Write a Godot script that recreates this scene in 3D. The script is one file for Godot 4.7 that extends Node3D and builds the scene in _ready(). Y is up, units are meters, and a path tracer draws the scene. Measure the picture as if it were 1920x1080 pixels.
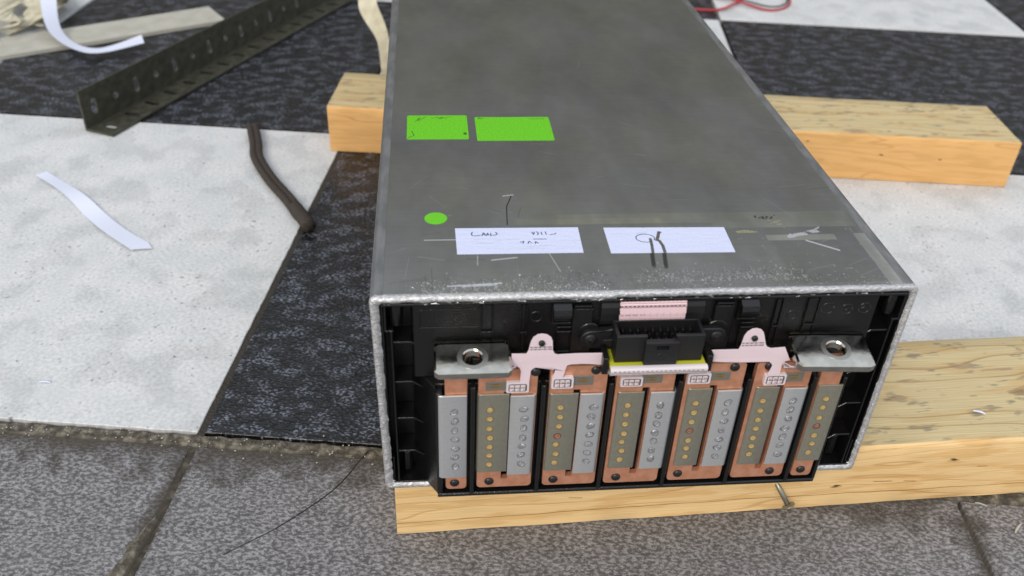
extends Node3D

const MM := 0.001
const WOOD_H := 0.042
var rng := RandomNumberGenerator.new()
var uv_org := Vector2.ZERO
var uv_size := Vector2.ONE
var mats := {}

# ------------------------------------------------------------------ basics
func lin(r: float, g: float, b: float) -> Color:
	return Color(r, g, b).linear_to_srgb()

func begin() -> SurfaceTool:
	var s := SurfaceTool.new()
	s.begin(Mesh.PRIMITIVE_TRIANGLES)
	s.set_smooth_group(-1)
	return s

func uv_of(p: Vector2) -> Vector2:
	return Vector2((p.x - uv_org.x) / uv_size.x, 1.0 - (p.y - uv_org.y) / uv_size.y)

# a, b, c run counter-clockwise seen from outside
func tri(s: SurfaceTool, a: Vector3, b: Vector3, c: Vector3, ua := Vector2.ZERO, ub := Vector2.ZERO, uc := Vector2.ZERO) -> void:
	s.set_uv(ua); s.add_vertex(a)
	s.set_uv(uc); s.add_vertex(c)
	s.set_uv(ub); s.add_vertex(b)

func quad(s: SurfaceTool, a: Vector3, b: Vector3, c: Vector3, d: Vector3, ua := Vector2.ZERO, ub := Vector2.ZERO, uc := Vector2.ZERO, ud := Vector2.ZERO) -> void:
	tri(s, a, b, c, ua, ub, uc)
	tri(s, a, c, d, ua, uc, ud)

func done(s: SurfaceTool, m: Material) -> ArrayMesh:
	s.generate_normals()
	var mesh := s.commit()
	mesh.surface_set_material(0, m)
	return mesh

func put(called: String, what: Variant, m: Material, parent: Node = null) -> MeshInstance3D:
	var o := MeshInstance3D.new()
	o.name = called
	o.mesh = done(what, m) if what is SurfaceTool else what
	if what is ArrayMesh and m != null and o.mesh.surface_get_material(0) != m:
		o.material_override = m
	(parent if parent else self).add_child(o, true)
	return o

func tag(o: Node, label := "", category := "", group := "", kind := "") -> Node:
	if label: o.set_meta("label", label)
	if category: o.set_meta("category", category)
	if group: o.set_meta("group", group)
	if kind: o.set_meta("kind", kind)
	return o

func thing(called: String, label: String, category: String, at := Vector3.ZERO, group := "") -> Node3D:
	var o := Node3D.new()
	o.name = called
	add_child(o, true)
	o.position = at
	tag(o, label, category, group)
	return o

# ------------------------------------------------------------------ shapes
func inset(poly: PackedVector2Array, d: float) -> PackedVector2Array:
	var out := PackedVector2Array()
	var n := poly.size()
	for i in n:
		var a := poly[(i + n - 1) % n]
		var b := poly[i]
		var c := poly[(i + 1) % n]
		var n1 := (b - a).normalized()
		var n2 := (c - b).normalized()
		n1 = Vector2(-n1.y, n1.x)
		n2 = Vector2(-n2.y, n2.x)
		var k := 1.0 + n1.dot(n2)
		out.append(b + (n1 + n2) * d / maxf(k, 0.4))
	return out

func rect(x0: float, x1: float, y0: float, y1: float, r := 0.0, n := 4) -> PackedVector2Array:
	if r <= 0.0:
		return PackedVector2Array([Vector2(x0, y0), Vector2(x1, y0), Vector2(x1, y1), Vector2(x0, y1)])
	var out := PackedVector2Array()
	for k in 4:
		var c := Vector2([x1 - r, x1 - r, x0 + r, x0 + r][k], [y0 + r, y1 - r, y1 - r, y0 + r][k])
		for i in n + 1:
			var a := -PI / 2 + k * PI / 2 + PI / 2 * i / n
			out.append(c + Vector2(cos(a), sin(a)) * r)
	return out

func circle(c: Vector2, r: float, n: int) -> PackedVector2Array:
	var out := PackedVector2Array()
	for i in n:
		out.append(c + Vector2(cos(TAU * i / n), sin(TAU * i / n)) * r)
	return out

func ccw(poly: PackedVector2Array) -> PackedVector2Array:
	var p := poly.duplicate()
	if Geometry2D.is_polygon_clockwise(p):
		p.reverse()
	# is_polygon_clockwise has y down, so check the area by hand
	var area := 0.0
	for i in p.size():
		area += p[i].cross(p[(i + 1) % p.size()])
	if area < 0:
		p.reverse()
	return p

func cap(s: SurfaceTool, poly: PackedVector2Array, z: float, up: bool, t: Transform3D) -> void:
	var idx := Geometry2D.triangulate_polygon(poly)
	for i in range(0, idx.size(), 3):
		var a := poly[idx[i]]
		var b := poly[idx[i + 1]]
		var c := poly[idx[i + 2]]
		if ((b - a).cross(c - a) < 0) == up:
			var w := b
			b = c
			c = w
		tri(s, t * Vector3(a.x, a.y, z), t * Vector3(b.x, b.y, z), t * Vector3(c.x, c.y, z), uv_of(a), uv_of(b), uv_of(c))

# outline counter-clockwise in the local xy plane, from z0 up to z1; mirrored frames are not used
func prism(s: SurfaceTool, outline: PackedVector2Array, z0: float, z1: float, bev := 0.0, t := Transform3D.IDENTITY, smooth := false, bottom := true) -> void:
	var p := ccw(outline)
	var top := inset(p, bev) if bev > 0 else p
	var n := p.size()
	if smooth:
		s.set_smooth_group(1)
	for i in n:
		var j := (i + 1) % n
		var zt := z1 - bev
		quad(s, t * Vector3(p[i].x, p[i].y, z0), t * Vector3(p[j].x, p[j].y, z0), t * Vector3(p[j].x, p[j].y, zt), t * Vector3(p[i].x, p[i].y, zt), uv_of(p[i]), uv_of(p[j]), uv_of(p[j]), uv_of(p[i]))
		if bev > 0:
			quad(s, t * Vector3(p[i].x, p[i].y, zt), t * Vector3(p[j].x, p[j].y, zt), t * Vector3(top[j].x, top[j].y, z1), t * Vector3(top[i].x, top[i].y, z1), uv_of(p[i]), uv_of(p[j]), uv_of(top[j]), uv_of(top[i]))
	s.set_smooth_group(-1)
	cap(s, top, z1, true, t)
	if bottom:
		cap(s, p, z0, false, t)

func box(s: SurfaceTool, x0: float, x1: float, y0: float, y1: float, z0: float, z1: float, bev := 0.3) -> void:
	prism(s, rect(x0 * MM, x1 * MM, y0 * MM, y1 * MM), z0 * MM, z1 * MM, bev * MM)

# a plate with one hole; outline and hole have the same number of points and start at the same angle
func holed(s: SurfaceTool, outline: PackedVector2Array, hole: PackedVector2Array, z0: float, z1: float, bev := 0.0, t := Transform3D.IDENTITY) -> void:
	var n := outline.size()
	var top := inset(outline, bev) if bev > 0 else outline
	var htop := inset(hole, -bev) if bev > 0 else hole
	var zt := z1 - bev
	for i in n:
		var j := (i + 1) % n
		var f := func(p: Vector2, z: float) -> Vector3: return t * Vector3(p.x, p.y, z)
		quad(s, f.call(top[i], z1), f.call(top[j], z1), f.call(htop[j], z1), f.call(htop[i], z1), uv_of(top[i]), uv_of(top[j]), uv_of(htop[j]), uv_of(htop[i]))
		quad(s, f.call(outline[j], z0), f.call(outline[i], z0), f.call(hole[i], z0), f.call(hole[j], z0))
		quad(s, f.call(outline[i], z0), f.call(outline[j], z0), f.call(outline[j], zt), f.call(outline[i], zt))
		s.set_smooth_group(1)
		quad(s, f.call(hole[j], z0), f.call(hole[i], z0), f.call(hole[i], zt), f.call(hole[j], zt))
		s.set_smooth_group(-1)
		if bev > 0:
			quad(s, f.call(outline[i], zt), f.call(outline[j], zt), f.call(top[j], z1), f.call(top[i], z1))
			quad(s, f.call(hole[j], zt), f.call(hole[i], zt), f.call(htop[i], z1), f.call(htop[j], z1))

# a rectangle outline resampled at the angles of a circle round c, corners cut off or rounded by superellipse
func ring_rect(x0: float, x1: float, y0: float, y1: float, r: float, c: Vector2, n: int) -> PackedVector2Array:
	var poly := rect(x0, x1, y0, y1, r, 5)
	var out := PackedVector2Array()
	for i in n:
		var dir := Vector2(cos(TAU * i / n), sin(TAU * i / n))
		var best := c
		for k in poly.size():
			var hit = Geometry2D.segment_intersects_segment(c, c + dir * 10.0, poly[k], poly[(k + 1) % poly.size()])
			if hit != null:
				best = hit
		out.append(best)
	return out

func lathe(s: SurfaceTool, prof: PackedVector2Array, n: int, t := Transform3D.IDENTITY) -> void:
	# prof = (radius, height along local z), from the outside bottom to the top
	s.set_smooth_group(1)
	for k in prof.size() - 1:
		for i in n:
			var a := TAU * i / n
			var b := TAU * (i + 1) / n
			var p := prof[k]
			var q := prof[k + 1]
			quad(s, t * Vector3(cos(a) * p.x, sin(a) * p.x, p.y), t * Vector3(cos(b) * p.x, sin(b) * p.x, p.y), t * Vector3(cos(b) * q.x, sin(b) * q.x, q.y), t * Vector3(cos(a) * q.x, sin(a) * q.x, q.y))
	s.set_smooth_group(-1)

func tube(s: SurfaceTool, pts: PackedVector3Array, radius: float, n: int, wave := 0.0) -> void:
	s.set_smooth_group(1)
	var rings := []
	var side := Vector3.UP
	for i in pts.size():
		var d := (pts[mini(i + 1, pts.size() - 1)] - pts[maxi(i - 1, 0)]).normalized()
		var u := (side - d * side.dot(d)).normalized()
		if u.length() < 0.5:
			u = Vector3.RIGHT
		side = u
		var v := d.cross(u)
		var ring := PackedVector3Array()
		for k in n:
			var a := TAU * k / n
			var rr := radius + (wave if (i / 2 + k / 2) % 2 == 0 else 0.0)
			ring.append(pts[i] + (u * cos(a) + v * sin(a)) * rr)
		rings.append(ring)
	for i in rings.size() - 1:
		for k in n:
			var l := (k + 1) % n
			quad(s, rings[i][k], rings[i][l], rings[i + 1][l], rings[i + 1][k])
	for k in n:
		var l := (k + 1) % n
		tri(s, pts[0], rings[0][l], rings[0][k])
		tri(s, pts[-1], rings[-1][k], rings[-1][l])
	s.set_smooth_group(-1)

func curve(pts: Array, step: float) -> PackedVector3Array:
	var c := Curve3D.new()
	c.bake_interval = step
	for i in pts.size():
		var a: Vector3 = pts[maxi(i - 1, 0)]
		var b: Vector3 = pts[mini(i + 1, pts.size() - 1)]
		c.add_point(pts[i], -(b - a) / 6.0, (b - a) / 6.0)
	return c.get_baked_points()

# a thin strip with thickness: centres, half-width vectors
func strip(s: SurfaceTool, centres: PackedVector3Array, halves: PackedVector3Array, thick: float, flat := false) -> void:
	if not flat:
		s.set_smooth_group(1)
	var n := centres.size()
	var l := []
	var r := []
	var nn := []
	for i in n:
		var d := (centres[mini(i + 1, n - 1)] - centres[maxi(i - 1, 0)]).normalized()
		nn.append(halves[i].cross(d).normalized() * thick * 0.5)
		l.append(centres[i] - halves[i])
		r.append(centres[i] + halves[i])
	for i in n - 1:
		var j := i + 1
		var v0 := float(i) / (n - 1)
		var v1 := float(j) / (n - 1)
		quad(s, l[i] + nn[i], r[i] + nn[i], r[j] + nn[j], l[j] + nn[j], Vector2(0, v0), Vector2(1, v0), Vector2(1, v1), Vector2(0, v1))
		quad(s, r[i] - nn[i], l[i] - nn[i], l[j] - nn[j], r[j] - nn[j])
		quad(s, r[i] + nn[i], r[i] - nn[i], r[j] - nn[j], r[j] + nn[j])
		quad(s, l[i] - nn[i], l[i] + nn[i], l[j] + nn[j], l[j] - nn[j])
	s.set_smooth_group(-1)
	quad(s, l[0] + nn[0], l[0] - nn[0], r[0] - nn[0], r[0] + nn[0])
	quad(s, l[-1] - nn[-1], l[-1] + nn[-1], r[-1] + nn[-1], r[-1] - nn[-1])

# ------------------------------------------------------------------ textures
func noise(sd: int, freq: float, oct := 3, type := FastNoiseLite.TYPE_SIMPLEX_SMOOTH) -> FastNoiseLite:
	var f := FastNoiseLite.new()
	f.seed = sd
	f.noise_type = type
	f.frequency = freq
	f.fractal_octaves = oct
	f.fractal_type = FastNoiseLite.FRACTAL_FBM if oct > 1 else FastNoiseLite.FRACTAL_NONE
	return f

func ramp(stops: Array) -> Gradient:
	var g := Gradient.new()
	var o := PackedFloat32Array()
	var c := PackedColorArray()
	for s in stops:
		o.append(s[0])
		c.append(s[1])
	g.offsets = o
	g.colors = c
	return g

func ntex(f: FastNoiseLite, size: int, g: Gradient = null) -> NoiseTexture2D:
	var t := NoiseTexture2D.new()
	t.width = size
	t.height = size
	t.seamless = true
	t.noise = f
	t.color_ramp = g
	t.generate_mipmaps = false
	return t

func grey(v: float) -> Color:
	return Color(v, v, v)

func std(color: Color, rough: float, metal := 0.0) -> StandardMaterial3D:
	var m := StandardMaterial3D.new()
	m.albedo_color = color
	m.roughness = rough
	m.metallic = metal
	return m

func bumpy(m: StandardMaterial3D, tex: Texture2D, scale: float) -> void:
	m.heightmap_enabled = true
	m.heightmap_texture = tex
	m.heightmap_scale = scale

func tri_uv(m: StandardMaterial3D, scale: Vector3, world := true) -> StandardMaterial3D:
	m.uv1_triplanar = true
	m.uv1_world_triplanar = world
	m.uv1_scale = scale
	return m

func bytes_of(f: FastNoiseLite, w: int, h: int) -> PackedByteArray:
	var im := f.get_seamless_image(w, h)
	im.convert(Image.FORMAT_L8)
	return im.get_data()

func stamp(im: Image, c: Vector2, r: float, col: Color) -> void:
	var w := im.get_width()
	var h := im.get_height()
	for y in range(maxi(0, int(c.y - r - 1)), mini(h, int(c.y + r + 2))):
		for x in range(maxi(0, int(c.x - r - 1)), mini(w, int(c.x + r + 2))):
			var k := clampf(r + 0.5 - Vector2(x, y).distance_to(c), 0, 1) * col.a
			if k > 0:
				var o := im.get_pixel(x, y)
				im.set_pixel(x, y, Color(lerpf(o.r, col.r, k), lerpf(o.g, col.g, k), lerpf(o.b, col.b, k), o.a))

func stroke(im: Image, pts: Array, r: float, col: Color) -> void:
	for i in pts.size() - 1:
		var a: Vector2 = pts[i]
		var b: Vector2 = pts[i + 1]
		var n := maxi(1, int(a.distance_to(b) / maxf(0.5, r * 0.6)))
		for k in n + 1:
			stamp(im, a.lerp(b, float(k) / n), r, col)

func smoothstep_(a: float, b: float, x: float) -> float:
	var t := clampf((x - a) / (b - a), 0, 1)
	return t * t * (3 - 2 * t)

# ------------------------------------------------------------------ materials
func make_materials() -> void:
	var fine := ntex(noise(11, 0.09, 3), 512)
	var medium := ntex(noise(12, 0.02, 4), 512)
	mats.fine = fine
	mats.medium = medium

	# black moulded plastic
	var m := std(lin(0.006, 0.006, 0.006), 0.22)
	m.metallic_specular = 0.5
	bumpy(m, fine, 0.012)
	tri_uv(m, Vector3.ONE * 30.0)
	mats.plastic = m
	m = std(lin(0.010, 0.010, 0.011), 0.40)
	m.metallic_specular = 0.45
	bumpy(m, fine, 0.008)
	tri_uv(m, Vector3.ONE * 60.0)
	mats.plastic_matt = m
	mats.rubber = std(lin(0.012, 0.012, 0.013), 0.32)

	# metals
	m = std(Color.WHITE, 0.33, 0.7)
	m.albedo_texture = ntex(noise(21, 0.03, 4), 512, ramp([[0.0, lin(0.60, 0.62, 0.63)], [1.0, lin(0.67, 0.69, 0.70)]]))
	bumpy(m, fine, 0.0008)
	tri_uv(m, Vector3(30, 30, 30))
	mats.aluminium_tab = m
	m = std(Color.WHITE, 0.42, 0.65)
	m.albedo_texture = ntex(noise(22, 0.02, 4), 512, ramp([[0.0, lin(0.31, 0.30, 0.24)], [1.0, lin(0.37, 0.355, 0.29)]]))
	bumpy(m, fine, 0.0008)
	tri_uv(m, Vector3(30, 30, 30))
	mats.nickel_tab = m
	m = std(Color.WHITE, 0.35, 0.65)
	m.albedo_texture = ntex(noise(23, 0.012, 3), 512, ramp([[0.2, lin(0.72, 0.33, 0.19)], [0.6, lin(0.80, 0.38, 0.235)], [0.9, lin(0.85, 0.43, 0.275)]]))
	bumpy(m, fine, 0.0008)
	tri_uv(m, Vector3(25, 25, 25))
	mats.copper = m
	m = std(Color.WHITE, 0.22, 1.0)
	m.albedo_texture = ntex(noise(24, 0.015, 4), 512, ramp([[0.2, lin(0.46, 0.45, 0.40)], [0.8, lin(0.62, 0.61, 0.54)]]))
	m.roughness_texture = ntex(noise(25, 0.012, 5), 512, ramp([[0.3, grey(0.12)], [0.55, grey(0.15)], [0.8, grey(0.20)]]))
	m.roughness = 1.0
	bumpy(m, medium, 0.004)
	tri_uv(m, Vector3(14, 14, 14))
	mats.tinned_steel = m
	mats.worn_ring = std(lin(0.46, 0.45, 0.40), 0.3, 1.0)
	m = std(lin(0.80, 0.81, 0.83), 0.36, 0.75)
	m.vertex_color_use_as_albedo = true
	mats.weld_silver = m
	mats.weld_brass = std(lin(1.0, 0.74, 0.32), 0.28, 0.7)
	mats.weld_brass.vertex_color_use_as_albedo = true
	mats.weld_copper = std(lin(0.62, 0.30, 0.20), 0.4, 0.7)
	mats.weld_copper.vertex_color_use_as_albedo = true
	mats.gold = std(lin(0.55, 0.36, 0.10), 0.4, 0.8)

	m = std(Color.WHITE, 0.45, 0.7)
	m.albedo_texture = ntex(noise(26, 0.06, 4), 512, ramp([[0.25, lin(0.42, 0.42, 0.42)], [0.5, lin(0.58, 0.58, 0.58)], [0.78, lin(0.85, 0.85, 0.86)]]))
	bumpy(m, fine, 0.03)
	tri_uv(m, Vector3(12, 45, 45))
	mats.cut_metal = m
	m = std(Color.WHITE, 0.45, 0.85)
	m.albedo_texture = ntex(noise(27, 0.02, 4), 512, ramp([[0.2, lin(0.22, 0.225, 0.22)], [0.8, lin(0.32, 0.32, 0.32)]]))
	bumpy(m, fine, 0.006)
	tri_uv(m, Vector3(12, 12, 4))
	mats.casing = m
	mats.filing = std(lin(0.85, 0.85, 0.86), 0.3, 0.9)

	mats.flex = std(lin(0.75, 0.615, 0.655), 0.45)
	mats.flex_white = std(lin(0.68, 0.62, 0.64), 0.45)
	mats.ink = std(lin(0.08, 0.06, 0.065), 0.5)
	mats.solder = std(lin(0.50, 0.48, 0.43), 0.35, 0.7)
	mats.nickel_patch = std(lin(0.24, 0.235, 0.21), 0.45, 0.5)
	mats.board = std(lin(0.52, 0.52, 0.03), 0.4)

	mats.paper = std(lin(0.68, 0.72, 0.84), 0.7)
	mats.cream = std(Color.WHITE, 0.75)
	mats.cream.albedo_texture = ntex(noise(31, 0.03, 4), 256, ramp([[0.2, lin(0.50, 0.46, 0.33)], [0.8, lin(0.68, 0.64, 0.49)]]))
	bumpy(mats.cream, medium, 0.12)
	tri_uv(mats.cream, Vector3.ONE * 9.0)
	mats.bone = std(Color.WHITE, 0.5)
	mats.bone.albedo_texture = ntex(noise(32, 0.03, 4), 256, ramp([[0.2, lin(0.40, 0.39, 0.33)], [0.8, lin(0.47, 0.46, 0.40)]]))
	tri_uv(mats.bone, Vector3.ONE * 5.0)
	mats.olive_steel = std(Color.WHITE, 0.42, 0.45)
	mats.olive_steel.albedo_texture = ntex(noise(33, 0.03, 4), 256, ramp([[0.2, lin(0.055, 0.055, 0.04)], [0.8, lin(0.10, 0.10, 0.075)]]))
	tri_uv(mats.olive_steel, Vector3.ONE * 12.0)
	mats.cord = std(Color.WHITE, 0.8)
	mats.cord.albedo_texture = ntex(noise(34, 0.08, 3), 256, ramp([[0.3, lin(0.025, 0.018, 0.014)], [0.7, lin(0.07, 0.055, 0.042)]]))
	bumpy(mats.cord, fine, 0.05)
	tri_uv(mats.cord, Vector3.ONE * 40.0)
	mats.red = std(lin(0.40, 0.03, 0.04), 0.4)
	mats.black_wire = std(lin(0.02, 0.02, 0.02), 0.4)
	mats.nail = std(lin(0.30, 0.28, 0.22), 0.4, 0.8)

	make_tile_materials()
	make_wood_materials()
	make_top_plate()

func make_tile_materials() -> void:
	# pale cement-look tile
	var m := std(Color.WHITE, 0.55)
	var n := 1024
	var a := bytes_of(noise(41, 0.006, 4), n, n)
	var b := bytes_of(noise(42, 0.09, 3), n, n)
	var c := bytes_of(noise(43, 0.045, 2), n, n)
	var px := PackedByteArray()
	px.resize(n * n * 3)
	for i in n * n:
		var big := (a[i] - 128) / 128.0
		var v := 203.0 + big * 6.0 - 11.0 * smoothstep_(128.0, 190.0, a[(i * 1 + n * 300 + 411) % (n * n)]) + (b[i] - 128) * 0.13
		var speck := c[i] * 0.6 + b[i] * 0.4 - a[i] * 0.12
		if speck < 54.0:
			v -= (54.0 - speck) * 1.7
		px[i * 3] = int(clampf(v - 1.0 + big * 1.5, 0, 255))
		px[i * 3 + 1] = int(clampf(v + 1.0, 0, 255))
		px[i * 3 + 2] = int(clampf(v + 1.0, 0, 255))
	m.albedo_texture = ImageTexture.create_from_image(Image.create_from_data(n, n, false, Image.FORMAT_RGB8, px))
	bumpy(m, mats.fine, 0.007)
	mats.white_tile = m

	# black slate-look tile with paler bluish flecks in clusters
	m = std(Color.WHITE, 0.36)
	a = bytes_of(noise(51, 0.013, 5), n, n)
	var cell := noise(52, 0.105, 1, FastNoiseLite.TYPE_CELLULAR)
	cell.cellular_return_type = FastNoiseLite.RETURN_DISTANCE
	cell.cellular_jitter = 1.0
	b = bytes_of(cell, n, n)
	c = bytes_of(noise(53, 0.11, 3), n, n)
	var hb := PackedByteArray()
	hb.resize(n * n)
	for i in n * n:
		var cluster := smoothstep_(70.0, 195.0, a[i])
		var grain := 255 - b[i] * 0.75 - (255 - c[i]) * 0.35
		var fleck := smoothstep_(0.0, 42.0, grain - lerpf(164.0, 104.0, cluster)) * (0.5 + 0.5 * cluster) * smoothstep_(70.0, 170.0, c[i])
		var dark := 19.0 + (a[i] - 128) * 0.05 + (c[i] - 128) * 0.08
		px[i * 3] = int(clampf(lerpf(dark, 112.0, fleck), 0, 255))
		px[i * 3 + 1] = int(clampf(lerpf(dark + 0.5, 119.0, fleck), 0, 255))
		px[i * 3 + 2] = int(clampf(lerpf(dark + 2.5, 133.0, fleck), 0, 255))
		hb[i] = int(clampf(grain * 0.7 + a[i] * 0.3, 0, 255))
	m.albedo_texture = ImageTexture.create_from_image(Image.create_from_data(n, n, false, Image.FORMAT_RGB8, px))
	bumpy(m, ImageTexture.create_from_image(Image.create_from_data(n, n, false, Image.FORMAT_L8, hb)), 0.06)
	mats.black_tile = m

	# grey granite-look tile
	m = std(Color.WHITE, 0.6)
	a = bytes_of(noise(61, 0.045, 4), n, n)
	b = bytes_of(noise(62, 0.13, 2), n, n)
	c = bytes_of(noise(63, 0.008, 3), n, n)
	for i in n * n:
		var g := a[i] * 0.68 + b[i] * 0.32
		var v := 82.0 + 60.0 * smoothstep_(80.0, 178.0, g) + (b[i] - 128) * 0.10 + (c[i] - 128) * 0.09
		px[i * 3] = int(clampf(v + 1.5, 0, 255))
		px[i * 3 + 1] = int(clampf(v, 0, 255))
		px[i * 3 + 2] = int(clampf(v + (v - 100.0) * 0.04, 0, 255))
	m.albedo_texture = ImageTexture.create_from_image(Image.create_from_data(n, n, false, Image.FORMAT_RGB8, px))
	bumpy(m, mats.fine, 0.03)
	mats.grey_tile = m

	# mortar, dirt and the ground below
	m = std(Color.WHITE, 0.9)
	m.albedo_texture = ntex(noise(71, 0.03, 5), 512, ramp([[0.25, lin(0.045, 0.04, 0.03)], [0.55, lin(0.12, 0.105, 0.08)], [0.8, lin(0.25, 0.225, 0.17)]]))
	bumpy(m, mats.fine, 0.08)
	tri_uv(m, Vector3.ONE * 9.0)
	mats.mortar = m
	m = std(Color.WHITE, 0.9)
	m.albedo_texture = ntex(noise(72, 0.03, 5), 512, ramp([[0.2, lin(0.06, 0.052, 0.04)], [0.8, lin(0.12, 0.105, 0.085)]]))
	bumpy(m, mats.fine, 0.08)
	tri_uv(m, Vector3.ONE * 3.0)
	mats.ground = m
	mats.dark_grout = std(lin(0.035, 0.03, 0.023), 0.85)
	bumpy(mats.dark_grout, mats.fine, 0.08)
	tri_uv(mats.dark_grout, Vector3.ONE * 9.0)
	m = std(Color.WHITE, 0.9)
	m.albedo_texture = ntex(noise(73, 0.01, 5), 512, ramp([[0.2, lin(0.15, 0.145, 0.125)], [0.8, lin(0.22, 0.215, 0.19)]]))
	tri_uv(m, Vector3.ONE * 0.6)
	mats.plaster = m

func make_wood_materials() -> void:
	# one picture for each plank: the upper half is the top face, the lower half the front face
	for which in 2:
		var w := 1024
		var h := 512
		var warp := noise(81 + which, 0.0035, 3)
		var grain := noise(83 + which, 0.35, 2)
		var stain := noise(85 + which, 0.012, 4)
		var blot := noise(87 + which, 0.03, 3)
		var px := PackedByteArray()
		px.resize(w * h * 3)
		var hp := PackedByteArray()
		hp.resize(w * h)
		for y in h:
			var top := y < 256
			var yy := float(y % 256)
			for x in w:
				var k := warp.get_noise_2d(x * 0.42, y * 1.1 + (0 if top else 900))
				var g := grain.get_noise_2d(x * 0.03, y * 1.0)
				var ring := fposmod(yy / (40.0 if top else 72.0) + k * 2.6, 1.0)
				var late := smoothstep_(0.62, 0.94, ring) * (1.0 - smoothstep_(0.95, 1.0, ring))
				var line := smoothstep_(0.90, 0.95, ring) * (1.0 - smoothstep_(0.965, 1.0, ring))
				var st := stain.get_noise_2d(x * 0.8, y * 1.6)
				var c: Color
				if top:
					c = Color(0.77, 0.70, 0.53)
					c = c.lerp(Color(0.72, 0.63, 0.45), late * 0.5)
					c = c.lerp(Color(0.58, 0.44, 0.26), line * 0.55)
					var bl := smoothstep_(0.30, 0.62, blot.get_noise_2d(x * 0.8 + y * 0.3, y * 1.2) + st * 0.55 + grain.get_noise_2d(x * 0.15, y * 0.5) * 0.30)
					c = c.lerp(Color(0.40, 0.38, 0.35), bl * 0.5)
					c = c.lerp(Color(0.74, 0.60, 0.39), smoothstep_(0.05, 0.4, st) * 0.4)
				else:
					c = Color(0.90, 0.765, 0.545) if which == 0 else Color(0.87, 0.68, 0.43)
					c = c.lerp(Color(0.84, 0.67, 0.43), late * 0.2)
					c = c.lerp(Color(0.66, 0.45, 0.23), line * 0.32)
					c = c.lerp(Color(0.80, 0.62, 0.37), smoothstep_(0.0, 0.35, st) * (0.45 if which == 0 else 0.6))
				var f := 1.0 + g * 0.06
				var i := (y * w + x)
				px[i * 3] = int(clampf(c.r * f * 255, 0, 255))
				px[i * 3 + 1] = int(clampf(c.g * f * 255, 0, 255))
				px[i * 3 + 2] = int(clampf(c.b * f * 255, 0, 255))
				hp[i] = int(clampf(150 + g * 60 - line * 60 - late * 20, 0, 255))
		var im := Image.create_from_data(w, h, false, Image.FORMAT_RGB8, px)
		rng.seed = 500 + which
		if which == 0:
			# pits, nail holes and short cracks on the front face
			for q in [[0.028, 0.24], [0.075, 0.22], [0.165, 0.30], [0.285, 0.30], [0.335, 0.16], [0.128, 0.16], [0.225, 0.64]]:
				var at := Vector2(q[0] / 0.62 * w, 256 + q[1] * 256)
				for k in 5:
					stamp(im, at + Vector2(rng.randf_range(-2, 2), rng.randf_range(-4, 4)), rng.randf_range(1.4, 3.0), Color(0.16, 0.13, 0.08, 0.75))
				stamp(im, at + Vector2(0, 4), 6.0, Color(0.55, 0.40, 0.2, 0.3))
			for q in [[0.245, 0.60, 16], [0.262, 0.62, 10], [0.085, 0.55, 10], [0.30, 0.44, 9]]:
				var at := Vector2(q[0] / 0.62 * w, 256 + q[1] * 256)
				stroke(im, [at, at + Vector2(q[2], 3)], 1.0, Color(0.42, 0.27, 0.12, 0.6))
			stroke(im, [Vector2(0, 256 + 205), Vector2(260, 256 + 196), Vector2(600, 256 + 205)], 1.0, Color(0.50, 0.34, 0.16, 0.6))
		else:
			for q in [[0.40, 0.40], [0.475, 0.42], [0.525, 0.45], [0.41, 0.2]]:
				var at := Vector2(q[0] / 0.62 * w, 256 + q[1] * 256)
				for k in 4:
					stamp(im, at + Vector2(rng.randf_range(-2, 2), rng.randf_range(-3, 3)), rng.randf_range(1.2, 2.4), Color(0.2, 0.14, 0.08, 0.7))
		for k in 16:
			var at := Vector2(rng.randf_range(380 if which == 0 else 600, 1000), rng.randf_range(20, 225))
			for j in 9:
				stamp(im, at + Vector2(rng.randf_range(-13, 13), rng.randf_range(-7, 7)), rng.randf_range(1.5, 4.5), Color(0.25, 0.25, 0.25, 0.16))
		var m := std(Color.WHITE, 0.72)
		m.albedo_texture = ImageTexture.create_from_image(im)
		bumpy(m, ImageTexture.create_from_image(Image.create_from_data(w, h, false, Image.FORMAT_L8, hp)), 0.05)
		mats["wood%d" % which] = m

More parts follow.
